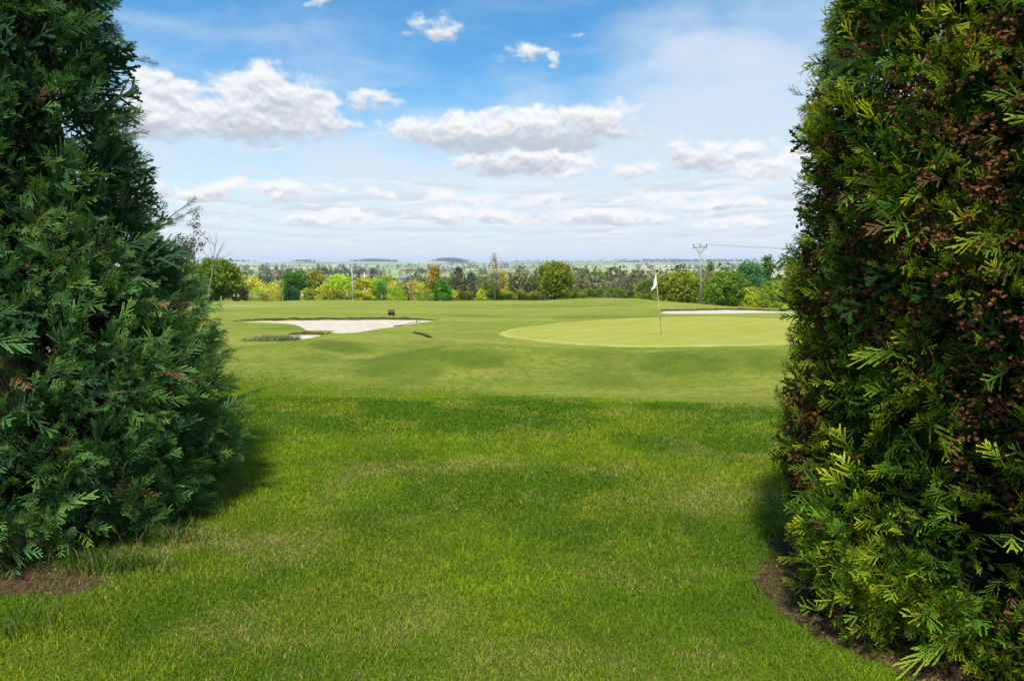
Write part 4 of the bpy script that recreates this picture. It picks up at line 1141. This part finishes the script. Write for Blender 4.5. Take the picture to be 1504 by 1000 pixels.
def big_conifer(name, label, cat, cx, cy, prof, kind, seed, H):
    g = np.random.default_rng(seed)
    z0 = hz(cx, cy) - .02
    root = empty(name, (cx, cy, z0), label, cat)
    pz, pr = np.array(prof).T
    face = math.atan2(-cy, -cx)                        # towards the lawn
    def lump(ph, z): return 1 + .16 * (fbm(np.cos(ph) * 2.2 + 7 + z * 1.3, np.sin(ph) * 2.2 + 3 - z * .9, seed, 3) - .5) * 2
    def clump_set(n, thin):
        z = np.interp(g.random(n), np.cumsum(pr) / np.sum(pr), pz) if False else g.random(n * 3) * H
        keep = g.random(n * 3) < np.interp(z, pz, pr) / pr.max(); z = z[keep][:n]
        ph = g.random(len(z)) * 2 * math.pi
        rel = np.abs((ph - face + math.pi) % (2 * math.pi) - math.pi)
        k = (rel < 2.2) | (g.random(len(z)) < .35)
        k &= (z < 3.9) | (g.random(len(z)) < .5)
        z, ph = z[k], ph[k]; ns = 150
        return np.concatenate([z, .02 + .34 * g.random(ns)]), np.concatenate([ph, face + (g.random(ns) * 4.4 - 2.2)])
    parts = []; cones = []; twigs = MB()
    if kind == 'thuja':
        ncl, per = 1250, 20
        tm = [spray(5, 3, R(42), .58, .065, .085, R(42), .6, .062, s) for s in range(6)]
    else:
        ncl, per = 1350, 20
        tm = [spray(6, 4, R(36), .46, .060, .045, R(34), .55, .036, s + 20) for s in range(6)]
    z, ph = clump_set(ncl, 0); n = len(z)
    dep = g.random(n) ** 1.6 * .36                     # how far inside the outline the clump sits
    rad = np.interp(z, pz, pr) * lump(ph, z) - dep - .015
    cen = np.stack([rad * np.cos(ph), rad * np.sin(ph), z], 1)
    outw = np.stack([np.cos(ph), np.sin(ph), np.zeros(n)], 1)
    up = np.array([0, 0, 1.0])
    if kind == 'thuja': ax = outw * 1.0 + up * (.25 + .35 * g.normal(size=(n, 1))) + g.normal(size=(n, 3)) * .35
    else: ax = outw * .85 + up * (.75 + .3 * g.normal(size=(n, 1))) + g.normal(size=(n, 3)) * .22
    ax /= np.linalg.norm(ax, axis=1)[:, None]
    csize = .75 + .5 * g.random(n)
    ci = np.repeat(np.arange(n), per); m = len(ci)
    spread = .17 if kind == 'thuja' else .13
    off = g.normal(size=(m, 3)) * spread * .5
    P = cen[ci] + off * csize[ci][:, None]
    hr = np.hypot(P[:, 0], P[:, 1]); lim = np.interp(P[:, 2], pz, pr) * lump(ph[ci], P[:, 2]) + .02; kk = np.minimum(1, lim / np.maximum(hr, 1e-3)); P[:, 0] *= kk; P[:, 1] *= kk
    A = ax[ci] + off / spread * (.65 if kind == 'thuja' else .42) + g.normal(size=(m, 3)) * .22
    tang = np.cross(up, outw[ci])                       # sprays hang mostly edge-down, faces turned along the crown
    if kind == 'thuja': Nn = tang * g.normal(size=(m, 1)) * .9 + outw[ci] * .75 + g.normal(size=(m, 3)) * .55
    else: Nn = tang * g.normal(size=(m, 1)) * .8 + outw[ci] * .9 + g.normal(size=(m, 3)) * .5
    S = (.055 + .070 * g.random(m) ** 1.3) * csize[ci] if kind == 'thuja' else (.070 + .105 * g.random(m) ** 1.3) * csize[ci]
    curv = g.normal(size=m) * .5 + (-.12 if kind == 'thuja' else .10)
    # colour: new growth towards the tips of outer sprays is yellower
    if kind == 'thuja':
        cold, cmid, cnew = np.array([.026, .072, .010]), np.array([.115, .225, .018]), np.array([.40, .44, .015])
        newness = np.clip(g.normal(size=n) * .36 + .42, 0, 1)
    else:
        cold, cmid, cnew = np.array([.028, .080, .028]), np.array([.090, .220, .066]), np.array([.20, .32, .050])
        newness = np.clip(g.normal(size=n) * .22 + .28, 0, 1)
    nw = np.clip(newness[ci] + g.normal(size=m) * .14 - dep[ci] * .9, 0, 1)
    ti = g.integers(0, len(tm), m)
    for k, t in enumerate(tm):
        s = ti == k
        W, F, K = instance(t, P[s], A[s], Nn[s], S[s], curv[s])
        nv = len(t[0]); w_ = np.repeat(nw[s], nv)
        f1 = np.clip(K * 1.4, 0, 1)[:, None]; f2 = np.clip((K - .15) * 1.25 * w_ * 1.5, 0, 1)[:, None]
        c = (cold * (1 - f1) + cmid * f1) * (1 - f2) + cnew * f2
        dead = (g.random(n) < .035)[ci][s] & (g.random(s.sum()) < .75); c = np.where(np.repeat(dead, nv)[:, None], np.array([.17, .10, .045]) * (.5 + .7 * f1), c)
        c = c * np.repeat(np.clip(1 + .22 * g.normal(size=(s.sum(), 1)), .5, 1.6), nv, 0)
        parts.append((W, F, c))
    # inside: older, coarser dull sprays that close the crown
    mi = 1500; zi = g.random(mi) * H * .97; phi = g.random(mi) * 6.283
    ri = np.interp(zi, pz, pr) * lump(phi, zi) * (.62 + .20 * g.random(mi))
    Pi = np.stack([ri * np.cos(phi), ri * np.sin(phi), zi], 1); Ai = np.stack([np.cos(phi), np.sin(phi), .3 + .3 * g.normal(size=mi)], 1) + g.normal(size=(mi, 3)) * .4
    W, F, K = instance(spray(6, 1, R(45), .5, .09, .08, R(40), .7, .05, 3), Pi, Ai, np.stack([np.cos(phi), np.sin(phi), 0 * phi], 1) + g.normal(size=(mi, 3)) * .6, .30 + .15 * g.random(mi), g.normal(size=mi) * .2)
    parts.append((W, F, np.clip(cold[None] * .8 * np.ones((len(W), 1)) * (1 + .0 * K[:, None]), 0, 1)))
    # long loose sprigs standing out of the outline
    for q in range(120 if kind == 'thuja' else 95):
        zz = .2 + (H - .6) * g.random(); pp = face + (g.random() * 4.2 - 2.1); r0 = float(np.interp(zz, pz, pr)) - (.17 if kind == 'thuja' else .12)
        o = np.array([math.cos(pp), math.sin(pp), 0]); d = o + up * (.35 + .25 * g.normal()) + g.normal(size=3) * .2; d /= np.linalg.norm(d)
        L = (.13 + .12 * g.random()) if kind == 'thuja' else (.20 + .24 * g.random())
        p0 = o * r0 + up * zz; k = 8
        tt = np.linspace(.1, 1, k); cur = g.normal(size=3) * .12
        pts = p0 + d * (tt * L)[:, None] + cur * (tt ** 2 * L)[:, None]
        twigs.tube(np.vstack([p0 - d * .35, pts]), np.linspace(.006, .0028, k + 1), 4)
        Aq = d + (np.where(np.arange(k) % 2 == 0, 1, -1)[:, None] * np.cross(d, up)[None] * .9) + g.normal(size=(k, 3)) * .25; Aq[-1] = d
        W, F, K = instance(tm[q % 5], pts, Aq, np.tile(o, (k, 1)) + g.normal(size=(k, 3)) * .5, (.07 + .045 * g.random(k)) * (1 if kind == 'thuja' else 1.15), g.normal(size=k) * .2)
        c = cold * .3 + cmid * .7 + K[:, None] * (cnew - cmid) * (.55 * g.random())
        parts.append((W, F, np.clip(c, 0, 1)))
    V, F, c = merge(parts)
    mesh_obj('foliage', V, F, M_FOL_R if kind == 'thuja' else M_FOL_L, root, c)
    # brown seed cones in ragged bunches
    nc = 4600 if kind == 'thuja' else 210
    zc = .15 + (H - .4) * g.random(nc); pc = face + (g.random(nc) * 4.6 - 2.3)
    rc = np.interp(zc, pz, pr) * lump(pc, zc) - .0 - .13 * g.random(nc) ** 1.2
    if kind == 'thuja':
        den = fbm(pc * 2.4 + 3, zc * 1.9, 91, 3); k = g.random(nc) < sstep(den, .30, .58); zc, pc, rc = zc[k], pc[k], rc[k]; nc = len(zc)
    per = 22 if kind == 'thuja' else 10
    ctr = np.stack([rc * np.cos(pc), rc * np.sin(pc), zc], 1)
    dirn = np.stack([np.cos(pc), np.sin(pc), .2 * g.normal(size=nc)], 1) + g.normal(size=(nc, 3)) * .7; dirn /= np.linalg.norm(dirn, axis=1)[:, None]
    along = (g.random((nc, per, 1)) - .5) * (.15 if kind == 'thuja' else .07)
    pc_ = (ctr[:, None, :] + dirn[:, None, :] * along + g.normal(size=(nc, per, 3)) * (.017 if kind == 'thuja' else .014)).reshape(-1, 3)
    # each cone: a whorl of six opened scales
    tv = []; tf = []
    for q in range(6):
        a = q * math.pi / 3; a2 = .5
        d = np.array([math.cos(a) * .75, math.sin(a) * .75, .65]); sd = np.array([-math.sin(a), math.cos(a), 0])
        n0 = len(tv); tv += [np.zeros(3), d * .55 + sd * .3, d * 1.0 + sd * .12, d * 1.0 - sd * .12, d * .55 - sd * .3]; tf += [(n0, n0 + 1, n0 + 4), (n0 + 1, n0 + 2, n0 + 3), (n0 + 1, n0 + 3, n0 + 4)]
    tmc = (np.array(tv)[:, [2, 0, 1]], np.array(tf), np.array([v[2] for v in tv]))
    mcn = len(pc_)
    W, F, K = instance(tmc, pc_, g.normal(size=(mcn, 3)) + np.repeat(dirn, per, 0) * .5, g.normal(size=(mcn, 3)), (.0125 if kind == 'thuja' else .010) * (.8 + .5 * g.random(mcn)), np.zeros(mcn))
    cb = np.array([.150, .060, .022]) if kind == 'thuja' else np.array([.17, .12, .10])
    c = cb * np.clip(1 + .35 * g.normal(size=(mcn, 1)), .35, 2.0); c = np.repeat(c, len(tv), 0) * (.7 + .5 * K[:, None])
    tag(mesh_obj('seed_cones', W, F, M_CONE, root, np.clip(c, 0, .8)), kind='stuff')
    # dead and live twigs showing through
    for q in range(260):
        zz = .1 + (H - .6) * g.random(); pp = face + (g.random() * 4.4 - 2.2); r0 = float(np.interp(zz, pz, pr)); o = np.array([math.cos(pp), math.sin(pp), 0])
        p0 = o * .03 + up * (zz * .93); p2 = o * (r0 - .16 - .12 * g.random()) + up * (zz + .12 + .25 * g.random()) + g.normal(size=3) * .12
        twigs.tube([p0, (p0 + p2) / 2 + g.normal(size=3) * .03, p2], [.007, .005, .002], 5)
    twigs.build('twigs', M_TWIG, root)
    t = MB()
    t.tube([(0, 0, -.05), (.02, .01, H * .3), (0, .02, H * .7), (0, 0, H * .95)], [.13, .10, .06, .015], 10)
    for q in range(40):
        zz = .12 + H * .75 * g.random(); a = g.random() * 6.283; rr = float(np.interp(zz, pz, pr)) * .6; o = np.array([math.cos(a), math.sin(a), .3])
        t.tube([(0, 0, zz), o * rr * .5 + [0, 0, zz], o * rr + [0, 0, zz + .1]], [.025, .016, .006], 5)
    t.build('trunk', M_BARK, root, True)
    # solid core added to block light through the crown, coloured near-black as inner shade
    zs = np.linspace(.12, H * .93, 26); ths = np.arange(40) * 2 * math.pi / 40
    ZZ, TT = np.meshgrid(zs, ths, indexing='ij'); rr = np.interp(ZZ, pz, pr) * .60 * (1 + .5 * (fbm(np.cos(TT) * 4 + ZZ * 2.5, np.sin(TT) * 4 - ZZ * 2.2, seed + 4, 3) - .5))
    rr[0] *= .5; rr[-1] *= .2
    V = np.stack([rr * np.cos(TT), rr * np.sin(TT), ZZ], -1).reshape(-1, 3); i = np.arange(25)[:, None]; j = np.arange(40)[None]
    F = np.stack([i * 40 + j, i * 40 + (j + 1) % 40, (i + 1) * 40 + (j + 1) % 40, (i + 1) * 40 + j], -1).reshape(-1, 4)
    mesh_obj('light_block_core', V, F, M_INNER, root, smooth=True)
    return root


big_conifer('cypress', 'large conical blue-green cypress filling the left side of the view', 'tree', LTREE[0], LTREE[1],
            [(0, 1.42), (.12, 1.54), (.3, 1.60), (.6, 1.66), (1.0, 1.54), (1.4, 1.37), (1.9, 1.17), (2.3, 1.03), (3.07, .84), (3.6, .78), (4.6, .58), (5.6, .30), (6.2, .05)], 'cypress', 31, 6.2)
big_conifer('thuja', 'dense columnar thuja with brown seed cones and yellow-green tips filling the right side', 'tree', RTREE[0], RTREE[1],
            [(0, 1.29), (.15, 1.33), (.4, 1.34), (1.0, 1.31), (2.0, 1.31), (2.6, 1.28), (3.1, 1.22), (3.8, 1.04), (4.6, .64), (5.3, .06)], 'thuja', 47, 5.3)

# ------------------------------------------------------------------ lawn grass
def lawn():
    g = np.random.default_rng(101)
    zones = [(2.25, 3.4, 18000, .035, .0031), (3.4, 5.0, 12500, .038, .0038), (5.0, 7.5, 6600, .042, .0054), (7.5, 11.0, 2900, .046, .0085), (11.0, 15.5, 2300, .042, .009)]
    VV = []; off = 0; FF = []; CC = []
    for (d0, d1, dn, h0, w0) in zones:
        ha = .58 if d0 > 5 else .86
        area = ha * (d1 ** 2 - d0 ** 2); n = int(area * dn)
        y = np.sqrt(d0 ** 2 + (d1 ** 2 - d0 ** 2) * g.random(n)); x = y * ha * (2 * g.random(n) - 1) + (y * .03 if d0 > 5 else 0)
        lw = np.clip(lawn_w(x, y), 0, 1); fair = dn == 420
        k = (g.random(n) < ((1 - lw) * (poly_sd(x, y, GREEN) < -.4) if fair else lw)) & (g.random(n) > soil_w(x, y) * .93)
        k &= (np.hypot(x - RTREE[0], y - RTREE[1]) > 1.1) & (np.hypot(x - LTREE[0], y - LTREE[1]) > 1.3)
        x, y = x[k], y[k]; n = len(x)
        big = fbm(x * .55, y * .55, 61, 3); md = fbm(x * 2.1, y * 2.1, 63, 3); sm_ = fbm(x * 7, y * 7, 65, 2)
        a = sstep(big, .36, .62)[:, None]
        c = np.array([.086, .180, .006]) * (1 - a) + np.array([.205, .300, .010]) * a
        c = c * (1 + .55 * (sm_[:, None] - .5))
        gb = gpt(290, 805); near = 1.5 * gauss(x, y, gb[0], gb[1], .9, .42) + .9 * gauss(x, y, *gpt(190, 905), .7, .22) + .7 * gauss(x, y, *gpt(420, 930), .5, .2) + .55 * gauss(x, y, *gpt(1080, 720), 1.2, .5) + .6 * gauss(x, y, *gpt(1000, 745), .5, .35) + .45 * gauss(x, y, *gpt(640, 690), .9, .3) + .4 * gauss(x, y, *gpt(480, 760), .6, .35)
        dry = np.clip(sstep(md, .55, .80) * .5 + near * .75 * sstep(md, .25, .6), 0, .9)
        isdry = (g.random(n) < dry * .95 + .05)[:, None]
        c = np.where(isdry, np.array([.38, .32, .11]), c)
        yel = (g.random(n) < sstep(fbm(x * 1.2 + 9, y * 1.2, 71, 3), .52, .75) * .6)[:, None]
        c = np.where(yel & ~isdry, np.array([.27, .31, .018]), c)
        if fair: c = c * .45 + np.array([.115, .125, .018])
        c = c * np.clip(1 + .22 * g.normal(size=(n, 1)), .45, 1.7)
        h = h0 * .86 * (.5 + .8 * g.random(n)) * (.62 + .75 * sm_) * np.where(isdry[:, 0], .75, 1)
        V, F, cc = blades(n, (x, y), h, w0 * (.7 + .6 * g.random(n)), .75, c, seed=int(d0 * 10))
        VV.append(V); FF.append(F + off); CC.append(cc); off += len(V)
    # taller unmown tufts against the foot of the left conifer and a few by the right one
    spots = [(160, 835, .35, .12, 450), (225, 795, .32, .14, 500), (40, 925, .5, .15, 150), (285, 758, .25, .10, 220), (1180, 880, .25, .18, 60), (1165, 800, .2, .2, 90)]
    for (px, py, sx, sy, n) in spots:
        cx_, cy_ = gpt(px, py); x = cx_ + g.normal(size=n) * sx * .5; y = cy_ + g.normal(size=n) * sy * .5
        h = .06 + .11 * g.random(n) ** 1.6 + .05 * fbm(x * 6, y * 6, 81, 2)
        c = np.array([.055, .12, .014]) * np.clip(1 + .3 * g.normal(size=(n, 1)), .4, 1.8); dr = (g.random(n) < .12)[:, None]; c = np.where(dr, np.array([.30, .26, .12]), c)
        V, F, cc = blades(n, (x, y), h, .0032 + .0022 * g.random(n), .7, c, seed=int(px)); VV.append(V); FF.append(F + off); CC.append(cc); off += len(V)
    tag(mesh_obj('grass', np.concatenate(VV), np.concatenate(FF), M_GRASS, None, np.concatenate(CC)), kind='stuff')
    # fallen brown needles and scale litter on the bare soil
    n = 9000; g = np.random.default_rng(5)
    which = g.random(n) < .5; an = g.random(n) * 6.283; rr = 1.05 + .75 * g.random(n)
    x = np.where(which, LTREE[0], RTREE[0]) + rr * np.cos(an); y = np.where(which, LTREE[1], RTREE[1]) + rr * np.sin(an)
    k = g.random(n) < soil_w(x, y) + .08; x, y = x[k], y[k]; n = len(x); z = height(x, y) + .008
    t = g.random(n) * 6.283; L = .006 + .012 * g.random(n); wv = .0015 + .002 * g.random(n)
    d = np.stack([np.cos(t) * L, np.sin(t) * L, g.normal(size=n) * .003], 1); s = np.stack([-np.sin(t) * wv, np.cos(t) * wv, np.zeros(n)], 1); p = np.stack([x, y, z], 1)
    V = np.stack([p - d, p + s, p + d, p - s], 1).reshape(-1, 3); F = np.arange(n * 4).reshape(-1, 4)
    c = np.array([.20, .11, .06]) * np.clip(1 + .35 * g.normal(size=(n, 1)), .3, 2.2)
    tag(mesh_obj('needle_litter', V, F, M_CONE, None, np.repeat(np.clip(c, 0, .7), 4, 0)), kind='stuff')


lawn()

# ------------------------------------------------------------------ air
def haze():
    m = bpy.data.materials.new('air'); m.use_nodes = True; t = m.node_tree; t.nodes.clear(); w = NT(t)
    v = w.n('ShaderNodeVolumePrincipled'); v.inputs['Color'].default_value = (.66, .80, 1.0, 1); v.inputs['Density'].default_value = HAZE; v.inputs['Anisotropy'].default_value = 0.0
    o = w.n('ShaderNodeOutputMaterial'); w.L.new(v.outputs[0], o.inputs['Volume'])
    mb = MB(); mb.box((0, 0, 25), (29500, 29500, 150)); tag(mb.build('haze', m), kind='stuff')


HAZE = 6.5e-5
haze()
